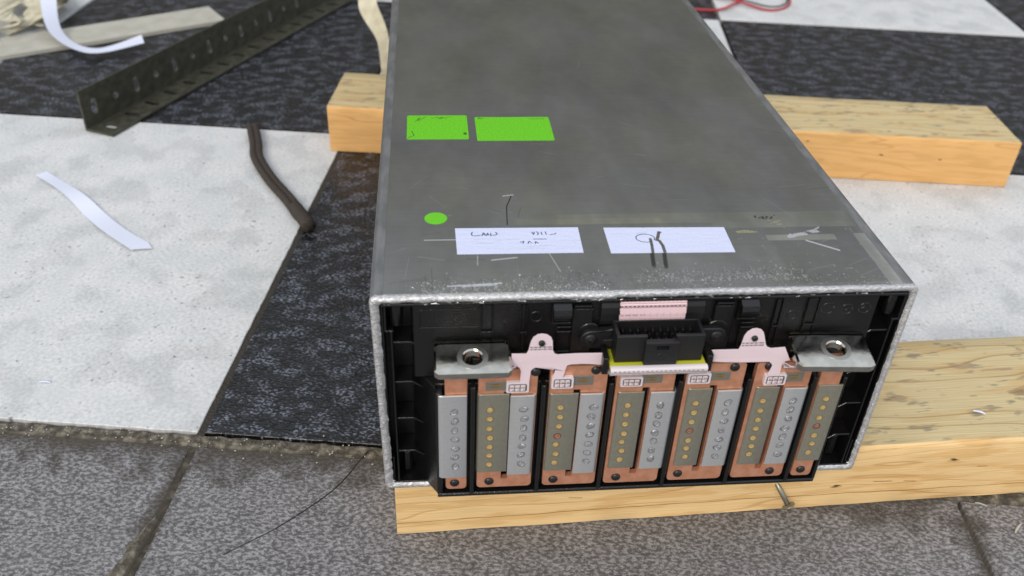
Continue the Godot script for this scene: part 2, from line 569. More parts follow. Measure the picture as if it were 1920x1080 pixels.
func make_top_plate() -> void:
	# worn sheet metal: u along the width (215 mm), v from the cut edge (bottom row) backwards (588 mm)
	var w := 1024
	var h := 1536
	var a := bytes_of(noise(91, 0.004, 4), w, h)
	var b := bytes_of(noise(92, 0.02, 4), w, h)
	var c := bytes_of(noise(93, 0.12, 2), w, h)
	var px := PackedByteArray()
	px.resize(w * h * 3)
	for y in h:
		# brushed streaks across the width
		for x in w:
			var i := y * w + x
			var st := c[y * w + (x >> 4)] - 128
			var v := 146.0 + (a[i] - 128) * 0.09 + (b[i] - 128) * 0.03 + st * 0.022
			px[i * 3] = int(v)
			px[i * 3 + 1] = int(v + 0.5)
			px[i * 3 + 2] = int(v - 4.0 + (a[(i + 7777) % (w * h)] - 128) * 0.04)
	var im := Image.create_from_data(w, h, false, Image.FORMAT_RGB8, px)
	var rough := Image.create(w, h, false, Image.FORMAT_RGB8)
	rough.fill(grey(0.34))
	# millimetres from the left seam and from the cut edge to pixels
	var at := func(x: float, z: float) -> Vector2: return Vector2((x - 4.5) / 215.0 * w, h - z / 588.0 * h)
	rng.seed = 77
	# outlines of stickers that were peeled off, tape marks
	var marks := [[172.0, 219.0, 2.0, 46.0, 0.93], [150.0, 219.0, 46.0, 51.0, 1.08], [80.0, 219.0, 51.0, 60.0, 1.07], [173.0, 205.0, 35.0, 39.5, 1.25], [214.0, 219.5, 0.0, 40.0, 1.25], [60.0, 130.0, 51.0, 56.0, 1.06]]
	for q in marks:
		var p0: Vector2 = at.call(q[0], q[3])
		var p1: Vector2 = at.call(q[1], q[2])
		for y in range(int(p0.y), mini(h, int(p1.y))):
			for x in range(int(p0.x), mini(w, int(p1.x))):
				var o := im.get_pixel(x, y)
				var e: float = minf(1.0, minf(x - p0.x, p1.x - x) / 14.0) if q[4] < 1.2 else 1.0
				var k: float = lerpf(1.0, q[4], clampf(e, 0, 1) * (0.75 + 0.25 * b[y * w + x] / 128.0))
				im.set_pixel(x, y, Color(minf(o.r * k, 1), minf(o.g * k, 1), minf(o.b * k * (0.97 if q[4] > 1 else 1.0), 1)))
	# fine scratches
	for k in 200:
		var p := Vector2(rng.randf() * w, h * (1 - pow(rng.randf(), 1.6)))
		var ang := rng.randfn(0.0, 0.25) if rng.randf() < 0.7 else rng.randf() * PI
		var len := rng.randf_range(6, 70)
		var col := grey(rng.randf_range(0.6, 0.85)) if rng.randf() < 0.75 else grey(0.36)
		col.a = rng.randf_range(0.06, 0.26)
		stroke(im, [p, p + Vector2(cos(ang), sin(ang)) * len], 0.6, col)
	# the marks one can point to
	var bright := Color(0.92, 0.92, 0.93, 0.85)
	for q in [[[49.0, 23.5], [60.0, 25.2], 0.9], [[21.0, 40.0], [34.5, 40.0], 0.8], [[30.0, 5.0], [52.0, 6.5], 1.2], [[36.0, 4.6], [50.0, 5.5], 1.0], [[43.0, 20.0], [43.3, 27.0], 0.6], [[77.0, 14.0], [74.0, 28.0], 0.6], [[58.0, 78.0], [63.0, 79.0], 1.2], [[190.0, 35.0], [202.0, 26.5], 1.6]]:
		stroke(im, [at.call(q[0][0], q[0][1]), at.call(q[1][0], q[1][1])], q[2], bright)
	stroke(im, [at.call(62.0, 78.0), at.call(59.0, 68.0), at.call(58.0, 52.0)], 0.8, Color(0.14, 0.14, 0.14, 0.7))
	for k in 26:
		var p: Vector2 = at.call(182.0 + rng.randf_range(0, 17), 37.0)
		p += Vector2(0, -(p.x - at.call(182.0, 37.0).x) * 0.22 + rng.randfn(0, 2.0))
		stroke(im, [p, p + Vector2(rng.randf_range(8, 20), rng.randf_range(-6, -1))], rng.randf_range(0.8, 1.6), Color(0.95, 0.95, 0.97, 0.55))
		stroke(rough, [p, p + Vector2(14, -4)], 2.0, grey(0.28))
	for k in 16:
		var p: Vector2 = at.call(160.0 + rng.randf_range(0, 8), 43.0 + rng.randfn(0, 0.5))
		stroke(im, [p, p + Vector2(rng.randf_range(4, 14), -1)], 1.1, Color(0.80, 0.77, 0.62, 0.5))
	for k in 8:
		var p: Vector2 = at.call(178.0 + rng.randf_range(0, 5), 51.0 + rng.randfn(0, 1.0))
		stroke(im, [p, p + Vector2(rng.randf_range(4, 14), -1)], 0.9, Color(0.80, 0.77, 0.62, 0.5))
	for k in 14:
		stamp(im, at.call(178.0 + rng.randfn(0, 2.5), 55.0 + rng.randfn(0, 0.8)), rng.randf_range(1.0, 2.6), Color(0.12, 0.11, 0.10, 0.5))
	# dark smear running off the second paper label
	for q in [[[118.6, 28.4], [117.0, 17.0]], [[124.0, 28.4], [122.0, 16.0]]]:
		stroke(im, [at.call(q[0][0], q[0][1]), at.call(q[1][0], q[1][1])], 4.5, Color(0.22, 0.22, 0.21, 0.35))
	# grit pressed in along the cut
	for k in 900:
		var band := rng.randf()
		var x := rng.randf_range(20, 95) if band < 0.5 else rng.randf_range(108, 180)
		var z := absf(rng.randfn(0, 5.0)) + (0.0 if band < 0.5 else 5.0)
		stamp(im, at.call(x, z), rng.randf_range(0.5, 1.3), Color(0.93, 0.92, 0.90, rng.randf_range(0.2, 0.9)))
	for k in 300:
		var x := rng.randf_range(20, 190)
		stamp(im, at.call(x, rng.randf_range(1, 13) + sin(x * 0.09) * 2.0), rng.randf_range(1, 3.5), Color(0.34, 0.33, 0.28, 0.10))
	for k in 46:
		stamp(im, at.call(rng.randf_range(165, 218), rng.randf_range(4, 50)), rng.randf_range(0.8, 2.4), Color(0.72, 0.70, 0.62, rng.randf_range(0.3, 0.8)))
	var m := std(Color.WHITE, 1.0, 0.92)
	m.albedo_texture = ImageTexture.create_from_image(im)
	m.roughness_texture = ImageTexture.create_from_image(rough)
	bumpy(m, ntex(noise(95, 0.05, 4), 512), 0.004)
	mats.top_plate = m

func print_picture(w: int, h: int, base: Color, sd: int, amount: float) -> Image:
	var f := noise(sd, 0.05, 3)
	var im := Image.create(w, h, false, Image.FORMAT_RGB8)
	for y in h:
		for x in w:
			var k := 1.0 + f.get_noise_2d(x, y * 1.5) * amount
			im.set_pixel(x, y, Color(base.r * k, base.g * k, base.b * k))
	return im

func pictured(im: Image, rough: float) -> StandardMaterial3D:
	var m := std(Color.WHITE, rough)
	m.albedo_texture = ImageTexture.create_from_image(im)
	return m

# ------------------------------------------------------------------ the paved floor
const CORNER := Vector2(-0.1055, -0.0829)
const E1 := Vector2(0.9890, 0.1480)
const E2 := Vector2(0.1480, -0.9890)

func uv_to_world(u: float, v: float, y: float) -> Vector3:
	var p := CORNER + E1 * u + E2 * v
	return Vector3(p.x, y, p.y)

func tile_mesh(u0: float, u1: float, v0: float, v1: float, top: float, m: Material, uvs: Transform2D, chip := 0.0, grid := 0.0) -> SurfaceTool:
	var s := begin()
	var t := Transform3D(Basis(Vector3(E1.x, 0, E1.y), Vector3(E2.x, 0, E2.y), Vector3.UP), Vector3(CORNER.x, 0, CORNER.y))
	var f := noise(7 + int(u0 * 100) + int(v0 * 37), 90.0, 3)
	var bev := 0.0004
	# outline with slightly chipped edges
	var o := PackedVector2Array()
	var cs := [Vector2(u0, v0), Vector2(u1, v0), Vector2(u1, v1), Vector2(u0, v1)]
	for k in 4:
		var a: Vector2 = cs[k]
		var b: Vector2 = cs[(k + 1) % 4]
		var n := 80 if chip > 0 else 1
		for i in n:
			var p := a.lerp(b, float(i) / n)
			var nn := (b - a).normalized().rotated(PI / 2)
			o.append(p + nn * (absf(f.get_noise_2d(p.x, p.y)) * chip if i > 0 else 0.0))
	var tp := inset(o, bev)
	for i in o.size():
		var j := (i + 1) % o.size()
		quad(s, t * Vector3(o[i].x, o[i].y, -0.012), t * Vector3(o[j].x, o[j].y, -0.012), t * Vector3(o[j].x, o[j].y, top - bev), t * Vector3(o[i].x, o[i].y, top - bev), uvs * o[i], uvs * o[j], uvs * o[j], uvs * o[i])
		quad(s, t * Vector3(o[i].x, o[i].y, top - bev), t * Vector3(o[j].x, o[j].y, top - bev), t * Vector3(tp[j].x, tp[j].y, top), t * Vector3(tp[i].x, tp[i].y, top), uvs * o[i], uvs * o[j], uvs * tp[j], uvs * tp[i])
	if grid <= 0:
		var idx := Geometry2D.triangulate_polygon(tp)
		for i in range(0, idx.size(), 3):
			var a := tp[idx[i]]
			var b := tp[idx[i + 1]]
			var c := tp[idx[i + 2]]
			if (b - a).cross(c - a) < 0:
				var w := b
				b = c
				c = w
			tri(s, t * Vector3(a.x, a.y, top), t * Vector3(b.x, b.y, top), t * Vector3(c.x, c.y, top), uvs * a, uvs * b, uvs * c)
	else:
		# riven face: a relief of real bumps
		s.set_smooth_group(1)
		var big := noise(200, 28.0, 3)
		var small := noise(201, 210.0, 2)
		var nu := int((u1 - u0) / grid)
		var nv := int((v1 - v0) / grid)
		var h := PackedFloat32Array()
		for y in nv + 1:
			for x in nu + 1:
				var u := lerpf(u0 + bev, u1 - bev, float(x) / nu)
				var v := lerpf(v0 + bev, v1 - bev, float(y) / nv)
				var edge := minf(1.0, minf(minf(x, nu - x), minf(y, nv - y)) / 3.0)
				h.append(top + edge * (big.get_noise_2d(u, v) * 0.0006 + small.get_noise_2d(u, v * 1.4) * 0.00055))
		for y in nv:
			for x in nu:
				var p := []
				for q in [[0, 0], [1, 0], [1, 1], [0, 1]]:
					var xx: int = x + q[0]
					var yy: int = y + q[1]
					p.append(Vector3(lerpf(u0 + bev, u1 - bev, float(xx) / nu), lerpf(v0 + bev, v1 - bev, float(yy) / nv), h[yy * (nu + 1) + xx]))
				var w := []
				for q in p:
					w.append(uvs * Vector2(q.x, q.y))
				quad(s, t * p[0], t * p[1], t * p[2], t * p[3], w[0], w[1], w[2], w[3])
		s.set_smooth_group(-1)
	return s

func build_floor() -> void:
	var s := begin()
	quad(s, Vector3(-300, -0.006, 300), Vector3(300, -0.006, 300), Vector3(300, -0.006, -300), Vector3(-300, -0.006, -300), Vector2(0, 0), Vector2(1, 0), Vector2(1, 1), Vector2(0, 1))
	var ground := put("ground", s, mats.ground)
	tag(ground, "", "", "", "structure")
	var pave := Node3D.new()
	pave.name = "pavement"
	add_child(pave)
	tag(pave, "", "", "", "structure")

	var pitch := 0.388
	var gap := 0.0019
	for j in range(0, 4):
		for i in range(-3, 4):
			var white := posmod(i + j, 2) == 1
			var u0 := i * pitch + gap
			var v0 := j * pitch + gap + (0.0 if j else 0.0)
			var u1 := (i + 1) * pitch - gap
			var v1 := (j + 1) * pitch - gap
			var ang := (i * 3 + j * 5) % 4 * PI / 2
			var scale := Vector2.ONE * 3.2 if white else Vector2(3.3, 5.2)
			var uvs := Transform2D(ang if white else 0.12 + 0.3 * ((i + j) % 3), scale, 0.0, Vector2(i * 0.37, j * 0.61))
			var riven := 0.0016 if (i == 0 and j == 0) else 0.0
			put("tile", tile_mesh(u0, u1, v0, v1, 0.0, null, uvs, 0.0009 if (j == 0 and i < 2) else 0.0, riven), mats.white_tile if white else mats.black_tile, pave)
	# front row of grey stone-look tiles
	for j in 2:
		for i in range(-2, 3):
			var g := 0.412
			var v1 := -0.0092 - j * (g + 0.004)
			var u0 := i * g + 0.0009 + (0.0008 if i == 0 else 0.0)
			var u1 := (i + 1) * g - 0.0009 - (0.0014 if i == -1 else 0.0)
			var uvs := Transform2D(-0.62 + 0.05 * i, Vector2(5.8, 9.2), 0.0, Vector2(i * 0.43, j * 0.3))
			put("tile", tile_mesh(u0, u1, v1 - g, v1, 0.0, null, uvs, 0.0012), mats.grey_tile, pave)

	# rough mortar between the two kinds of tile, and in the joint towards the camera
	var f := noise(300, 60.0, 4)
	var mortar := begin()
	mortar.set_smooth_group(1)
	var lay := func(u0: float, u1: float, v0: float, v1: float, nu: int, nv: int, base: float, amp: float) -> void:
		for y in nv:
			for x in nu:
				var p := []
				for q in [[0, 0], [1, 0], [1, 1], [0, 1]]:
					var u := lerpf(u0, u1, float(x + q[0]) / nu)
					var v := lerpf(v0, v1, float(y + q[1]) / nv)
					var e := minf(1.0, minf(y + q[1], nv - y - q[1]) / 2.0)
					p.append(uv_to_world(u, v, base - 0.003 * (1.0 - e) + f.get_noise_2d(u, v) * amp))
				quad(mortar, p[0], p[1], p[2], p[3])
	lay.call(-0.45, 0.50, -0.0102, 0.0028, 420, 9, -0.0006, 0.0016)
	mortar.set_smooth_group(-1)
	put("mortar_joint", mortar, mats.mortar, pave)
	mortar = begin()
	mortar.set_smooth_group(1)
	for y in 120:
		for x in 4:
			var p := []
			for q in [[0, 0], [1, 0], [1, 1], [0, 1]]:
				var v := lerpf(-0.0100, -0.25, float(y + q[1]) / 120)
				var u := lerpf(0.0042, -0.0042, float(x + q[0]) / 4)
				p.append(uv_to_world(u, v, -0.0016 + f.get_noise_2d(u, v) * 0.0010))
			quad(mortar, p[0], p[1], p[2], p[3])
	put("mortar_joint", mortar, mats.mortar, pave)
	mortar = begin()
	mortar.set_smooth_group(1)
	for y in 160:
		for x in 2:
			var p := []
			for q in [[0, 0], [1, 0], [1, 1], [0, 1]]:
				var v := lerpf(0.40, 0.0, float(y + q[1]) / 160)
				var u := lerpf(0.0022, -0.0022, float(x + q[0]) / 2)
				p.append(uv_to_world(u, v, -0.0007 + f.get_noise_2d(u, v) * 0.0008))
			quad(mortar, p[0], p[1], p[2], p[3])
	put("mortar_joint", mortar, mats.dark_grout, pave)
	# dirt washed over the grey tiles along the mortar and the joint
	var film := std(Color(1, 1, 1), 0.9)
	film.transparency = BaseMaterial3D.TRANSPARENCY_ALPHA
	film.vertex_color_use_as_albedo = true
	var dirt := begin()
	dirt.set_smooth_group(1)
	var dn := noise(310, 45.0, 4)
	var dot := func(u: float, v: float, a: float) -> void:
		dirt.set_color(Color(0.075, 0.066, 0.05, clampf(a, 0, 1)))
		dirt.add_vertex(uv_to_world(u, v, 0.0003))
	var sheet := func(u0: float, u1: float, v0: float, v1: float, nu: int, nv: int, along_u: bool) -> void:
		for y in nv:
			for x in nu:
				for q in [[0, 0], [1, 1], [1, 0], [0, 0], [0, 1], [1, 1]]:
					var fu := float(x + q[0]) / nu
					var fv := float(y + q[1]) / nv
					var u := lerpf(u0, u1, fu)
					var v := lerpf(v0, v1, fv)
					var reach := fv if along_u else absf(fu * 2 - 1)
					var edge := minf(1.0, minf(fu, 1 - fu) * 30) if along_u else minf(1.0, minf(fv, 1 - fv) * 6)
					dot.call(u, v, (0.85 - reach * 1.25 + dn.get_noise_2d(u, v) * 0.9 * (0.4 + reach)) * edge * 0.8 * (0.0 if reach > 0.999 else 1.0))
	sheet.call(-0.41, 0.41, -0.0096, -0.038, 300, 14, true)
	sheet.call(-0.014, 0.010, -0.0096, -0.16, 14, 90, false)
	sheet.call(0.398, 0.424, -0.0096, -0.10, 14, 60, false)
	put("dirt_film", dirt, film, pave).set_meta("kind", "stuff")
	# spilt mortar beside the joint
	var blob := begin()
	blob.set_smooth_group(1)
	var rim := [[-0.1140, -0.0290], [-0.1160, -0.0240], [-0.1200, -0.0200], [-0.1225, -0.0130], [-0.1262, -0.0085], [-0.1255, -0.0030], [-0.1285, 0.0030], [-0.1330, 0.0120], [-0.1350, 0.0220], [-0.1240, 0.0220], [-0.1220, 0.0110], [-0.1190, -0.0030], [-0.1165, -0.0140], [-0.1140, -0.0230]]
	var mid := Vector3(-0.1215, 0.0022, -0.002)
	for i in rim.size():
		var a := Vector3(rim[i][0], -0.0004, rim[i][1])
		var b := Vector3(rim[(i + 1) % rim.size()][0], -0.0004, rim[(i + 1) % rim.size()][1])
		for k in 5:
			for l in 3:
				var p := []
				for q in [[0, 0], [1, 0], [1, 1], [0, 1]]:
					var e := a.lerp(b, (l + q[1]) / 3.0)
					var c := Vector3(mid.x, mid.y, clampf(e.z, -0.022, 0.016))
					c.x = lerpf(-0.1165, -0.128, (c.z + 0.022) / 0.038)
					var w := e.lerp(c, (k + q[0]) / 5.0)
					w.y = -0.0004 + 0.0022 * sin((k + q[0]) / 5.0 * PI / 2) * (1.0 + 0.5 * f.get_noise_2d(w.x * 2, w.z * 2)) * (1.0 if q[0] + k > 0 else 0.0)
					w += Vector3(f.get_noise_2d(w.x, w.z), 0, f.get_noise_2d(w.z, w.x)) * 0.0006
					p.append(w)
				quad(blob, p[0], p[3], p[2], p[1])
	put("mortar_patch", blob, mats.mortar, pave)
	# a curved crack in the grey tile
	var cr := begin()
	var cp := curve([Vector3(-0.0125, 0.0002, -0.0655), Vector3(-0.0165, 0.0002, -0.0585), Vector3(-0.026, 0.0002, -0.0425), Vector3(-0.0362, 0.0002, -0.0312), Vector3(-0.055, 0.0002, -0.0152), Vector3(-0.0785, 0.0002, -0.0002)], 0.003)
	var ch := PackedVector3Array()
	for i in cp.size():
		var d := (cp[mini(i + 1, cp.size() - 1)] - cp[maxi(i - 1, 0)]).normalized()
		ch.append(d.cross(Vector3.UP) * lerpf(0.00035, 0.00016, float(i) / cp.size()))
	strip(cr, cp, ch, 0.0002)
	put("crack", cr, mats.rubber, pave)

# ------------------------------------------------------------------ wooden planks
func plank(called: String, label: String, p0: Vector2, p1: Vector2, depth: float, m: Material, u_from: float, sd: int) -> Node3D:
	# p0, p1: left and right end of the front edge on the floor
	var root := thing(called, label, "plank", Vector3(p0.x, 0, p0.y))
	var dir := (p1 - p0).normalized()
	var ex := Vector3(dir.x, 0, dir.y)
	var ez := Vector3(-dir.y, 0, dir.x)   # towards the camera
	var len := p0.distance_to(p1)
	var s := begin()
	var f := noise(sd, 25.0, 3)
	var n := 90
	var r := 0.0022
	# cross-section seen from the left end: front bottom, up, over the top and down the back; v in the picture
	var sec := []
	sec.append([Vector2(0, 0.0004), 0.99])
	for k in 5:
		sec.append([Vector2(0, lerpf(0.001, WOOD_H - r, k / 4.0)), lerpf(0.985, 0.53, k / 4.0)])
	for k in range(1, 4):
		var a := k * PI / 8
		sec.append([Vector2(r - r * cos(a), WOOD_H - r + r * sin(a)), 0.53 - k * 0.008])
	sec.append([Vector2(r, WOOD_H), 0.49])
	for k in range(1, 7):
		sec.append([Vector2(lerpf(r, depth - r, k / 6.0), WOOD_H), lerpf(0.49, 0.01, k / 6.0)])
	sec.append([Vector2(depth, WOOD_H - r), 0.02])
	sec.append([Vector2(depth, 0.0004), 0.4])
	var pt := func(i: int, k: int) -> Vector3:
		var x := len * i / n
		var q: Vector2 = sec[k][0]
		var chip := maxf(0.0, f.get_noise_2d(x * 3.0, 5.0)) * 0.0012 if (k >= 6 and k <= 9) else 0.0
		var low := f.get_noise_2d(x, k * 0.02) * 0.00035
		var endr := 0.0
		return ex * (x + endr) + Vector3.UP * clampf(q.y - chip * 0.7 + (low if q.y > 0.002 else 0.0), 0.0003, WOOD_H) - ez * (q.x + chip * 0.5 + low)
	s.set_smooth_group(1)
	for k in sec.size() - 1:
		for i in n:
			var u0 := u_from + len * i / n / 0.62
			var u1 := u_from + len * (i + 1) / n / 0.62
			var v0: float = sec[k][1]
			var v1: float = sec[k + 1][1]
			quad(s, pt.call(i, k), pt.call(i + 1, k), pt.call(i + 1, k + 1), pt.call(i, k + 1), Vector2(u0, v0), Vector2(u1, v0), Vector2(u1, v1), Vector2(u0, v1))
	s.set_smooth_group(-1)
	# sawn ends
	for e in 2:
		var i := n if e else 0
		var c := ex * (len * e) - ez * depth * 0.5 + Vector3.UP * WOOD_H * 0.5
		for k in sec.size():
			var a: Vector3 = pt.call(i, k)
			var b: Vector3 = pt.call(i, (k + 1) % sec.size())
			var ua := Vector2(0.30 + (a - c).dot(ez) * 1.2, 0.75 + (a.y - 0.02) * 4.0)
			var ub := Vector2(0.30 + (b - c).dot(ez) * 1.2, 0.75 + (b.y - 0.02) * 4.0)
			if e:
				tri(s, a, c, b, ua, Vector2(0.3, 0.75), ub) if false else tri(s, c, a, b, Vector2(0.3, 0.75), ua, ub)
			else:
				tri(s, c, b, a, Vector2(0.3, 0.75), ub, ua)
	put("timber", s, m, root)
	return root

# ------------------------------------------------------------------ the battery module
const BW := 225.0
const BH := 108.4

func loop(x0: float, x1: float, y0: float, y1: float, r: float, nx: int, ny: int, nc: int) -> PackedVector2Array:
	var o := PackedVector2Array()
	for i in nx: o.append(Vector2(lerpf(x0 + r, x1 - r, float(i) / nx), y0))
	for i in nc: o.append(Vector2(x1 - r, y0 + r) + Vector2(sin(PI / 2 * i / nc), -cos(PI / 2 * i / nc)) * r)
	for i in ny: o.append(Vector2(x1, lerpf(y0 + r, y1 - r, float(i) / ny)))
	for i in nc: o.append(Vector2(x1 - r, y1 - r) + Vector2(cos(PI / 2 * i / nc), sin(PI / 2 * i / nc)) * r)
	for i in nx: o.append(Vector2(lerpf(x1 - r, x0 + r, float(i) / nx), y1))
	for i in nc: o.append(Vector2(x0 + r, y1 - r) + Vector2(-sin(PI / 2 * i / nc), cos(PI / 2 * i / nc)) * r)
	for i in ny: o.append(Vector2(x0, lerpf(y1 - r, y0 + r, float(i) / ny)))
	for i in nc: o.append(Vector2(x0 + r, y0 + r) + Vector2(-cos(PI / 2 * i / nc), -sin(PI / 2 * i / nc)) * r)
	return o

func spread(p: Vector2) -> Vector2:
	var t := p.y / BH
	return Vector2(lerpf(1.1, -0.7, t) if p.x < BW / 2 else lerpf(0.2, 0.5, t), 0.0)

func build_casing(root: Node3D) -> void:
	var nx := 300
	var ny := 150
	var nc := 8
	var outer := loop(0, BW, 0, BH, 2.2, nx, ny, nc)
	var inner := loop(3.3, BW - 2.4, 3.0, BH - 2.9, 2.2, nx, ny, nc)
	var n := outer.size()
	# the sawn tube has sprung open a little at its front
	for i in outer.size():
		outer[i] += spread(outer[i])
		inner[i] += spread(inner[i])
	# shell
	var s := begin()
	s.set_smooth_group(1)
	var zs := [-1.2, -4.0, -300.0, -587.0, -590.0]
	for k in zs.size() - 1:
		for i in range(0, n):
			var j := (i + 1) % n
			var sh := 0.985 if k == 3 else 1.0
			var c := Vector2(BW, BH) / 2
			var a := outer[i]
			var b := outer[j]
			var a2 := c + (outer[i] - c) * sh
			var b2 := c + (outer[j] - c) * sh
			quad(s, Vector3(b.x, b.y, zs[k]) * MM, Vector3(a.x, a.y, zs[k]) * MM, Vector3(a2.x, a2.y, zs[k + 1]) * MM, Vector3(b2.x, b2.y, zs[k + 1]) * MM)
	s.set_smooth_group(-1)
	for i in n:
		var j := (i + 1) % n
		var c := Vector2(BW, BH) / 2
		var a := c + (outer[i] - c) * 0.985
		var b := c + (outer[j] - c) * 0.985
		tri(s, Vector3(c.x, c.y, -590) * MM, Vector3(b.x, b.y, -590) * MM, Vector3(a.x, a.y, -590) * MM)
	# inner faces as far as the end frame
	for i in n:
		var j := (i + 1) % n
		quad(s, Vector3(inner[i].x, inner[i].y, -1.0) * MM, Vector3(inner[j].x, inner[j].y, -1.0) * MM, Vector3(inner[j].x, inner[j].y, -16.0) * MM, Vector3(inner[i].x, inner[i].y, -16.0) * MM)
	put("casing", s, mats.casing, root)

	# the ragged sawn rim
	s = begin()
	s.set_smooth_group(1)
	var f := noise(400, 0.7, 4)
	var g := noise(401, 0.13, 4)
	var rings := 7
	var pts := []
	for k in rings:
		var ring := PackedVector3Array()
		for i in n:
			var o := outer[i]
			var q := inner[i]
			var out := (o - q).normalized()
			var ragged := g.get_noise_2d(o.x, o.y)
			var e := f.get_noise_3d(o.x, o.y, k * 7.0)
			var top := 1.0 if o.y > BH - 1.0 else 0.0
			var p: Vector2
			var z: float
			if k == 0:      # burr folded back on the outside
				p = o + out * -0.1
				z = -1.6 - absf(ragged) * 2.2 - top * 1.0 + e * 1.3
			elif k == 1:
				p = o + out * (0.14 + e * 0.12)
				z = -0.8 + e * 0.35 - top * absf(ragged) * 0.7
			elif k == 2:
				p = o + out * (0.04 + e * 0.12)
				z = -0.05 + e * 0.25
			else:
				var w := (k - 2) / 4.0
				p = o.lerp(q, w) + out * e * 0.15
				if k == 6:
					p += -out * (0.15 + ragged * 0.55 + maxf(0.0, e) * 0.7 + (0.5 if top > 0 and o.x < 97.0 and o.x > 14.0 else 0.0))
				z = 0.22 + e * 0.28 + ragged * 0.4 + (0.5 if top > 0 and o.x < 97.0 else 0.0) - (0.25 if k >= 5 else 0.0)
				if k == 6:
					z -= 1.1
			p.y = maxf(p.y, 0.02)
			ring.append(Vector3(p.x, p.y, z) * MM)
		pts.append(ring)
	for k in rings - 1:
		for i in n:
			var j := (i + 1) % n
			quad(s, pts[k][i], pts[k][j], pts[k + 1][j], pts[k + 1][i])
	put("cut_edge", s, mats.cut_metal, root)

	# the sheet on top
	s = begin()
	uv_org = Vector2(4.5, 0) * MM
	uv_size = Vector2(215, 588) * MM
	var t := Transform3D(Basis(Vector3(1, 0, 0), Vector3(0, 0, -1), Vector3(0, 1, 0)), Vector3(0, BH * MM, -0.0018))
	prism(s, rect(4.5 * MM, 219.5 * MM, 0, 0.586), -0.0004, 0.00028, 0.00012, t)
	put("top_sheet", s, mats.top_plate, root)

	# shavings caught along the cut
	rng.seed = 21
	var chip := begin()
	prism(chip, PackedVector2Array([Vector2(-0.5, -0.3), Vector2(0.6, -0.2), Vector2(0.3, 0.4)]), 0.0, 0.25)
	var mm := MultiMesh.new()
	mm.transform_format = MultiMesh.TRANSFORM_3D
	mm.mesh = done(chip, mats.filing)
	mm.instance_count = 480
	for i in mm.instance_count:
		var x := rng.randf_range(12, 96) if rng.randf() < 0.55 else rng.randf_range(100, 215)
		var z := -1.6 - absf(rng.randfn(0, 5.5))
		var k := rng.randf_range(0.12, 0.40) * MM * (1.5 if rng.randf() < 0.08 else 1.0)
		var b := Basis.from_euler(Vector3(-PI / 2 + rng.randfn(0, 0.5), rng.randf() * TAU, rng.randfn(0, 0.5))).scaled(Vector3.ONE * k)
		mm.set_instance_transform(i, Transform3D(b, Vector3(x * MM, BH * MM + 0.00032, z * MM)))
	for i in 46:
		# slivers that hang from the lip
		var k := rng.randf_range(0.5, 1.3) * MM
		var b := Basis.from_euler(Vector3(rng.randfn(0, 0.5), rng.randfn(0, 0.4), rng.randfn(0, 0.9))).scaled(Vector3(k * rng.randf_range(1.0, 3.2), k * 0.7, k * 0.5))
		mm.set_instance_transform(i, Transform3D(b, Vector3(rng.randf_range(14, 215), BH - rng.randf_range(2.3, 3.3), rng.randf_range(-0.2, 0.7)) * MM))
	var mi := MultiMeshInstance3D.new()
	mi.name = "shavings"
	mi.multimesh = mm
	root.add_child(mi)
	mi.set_meta("kind", "stuff")

func mirror_x(x: float) -> float:
	return 226.6 - x

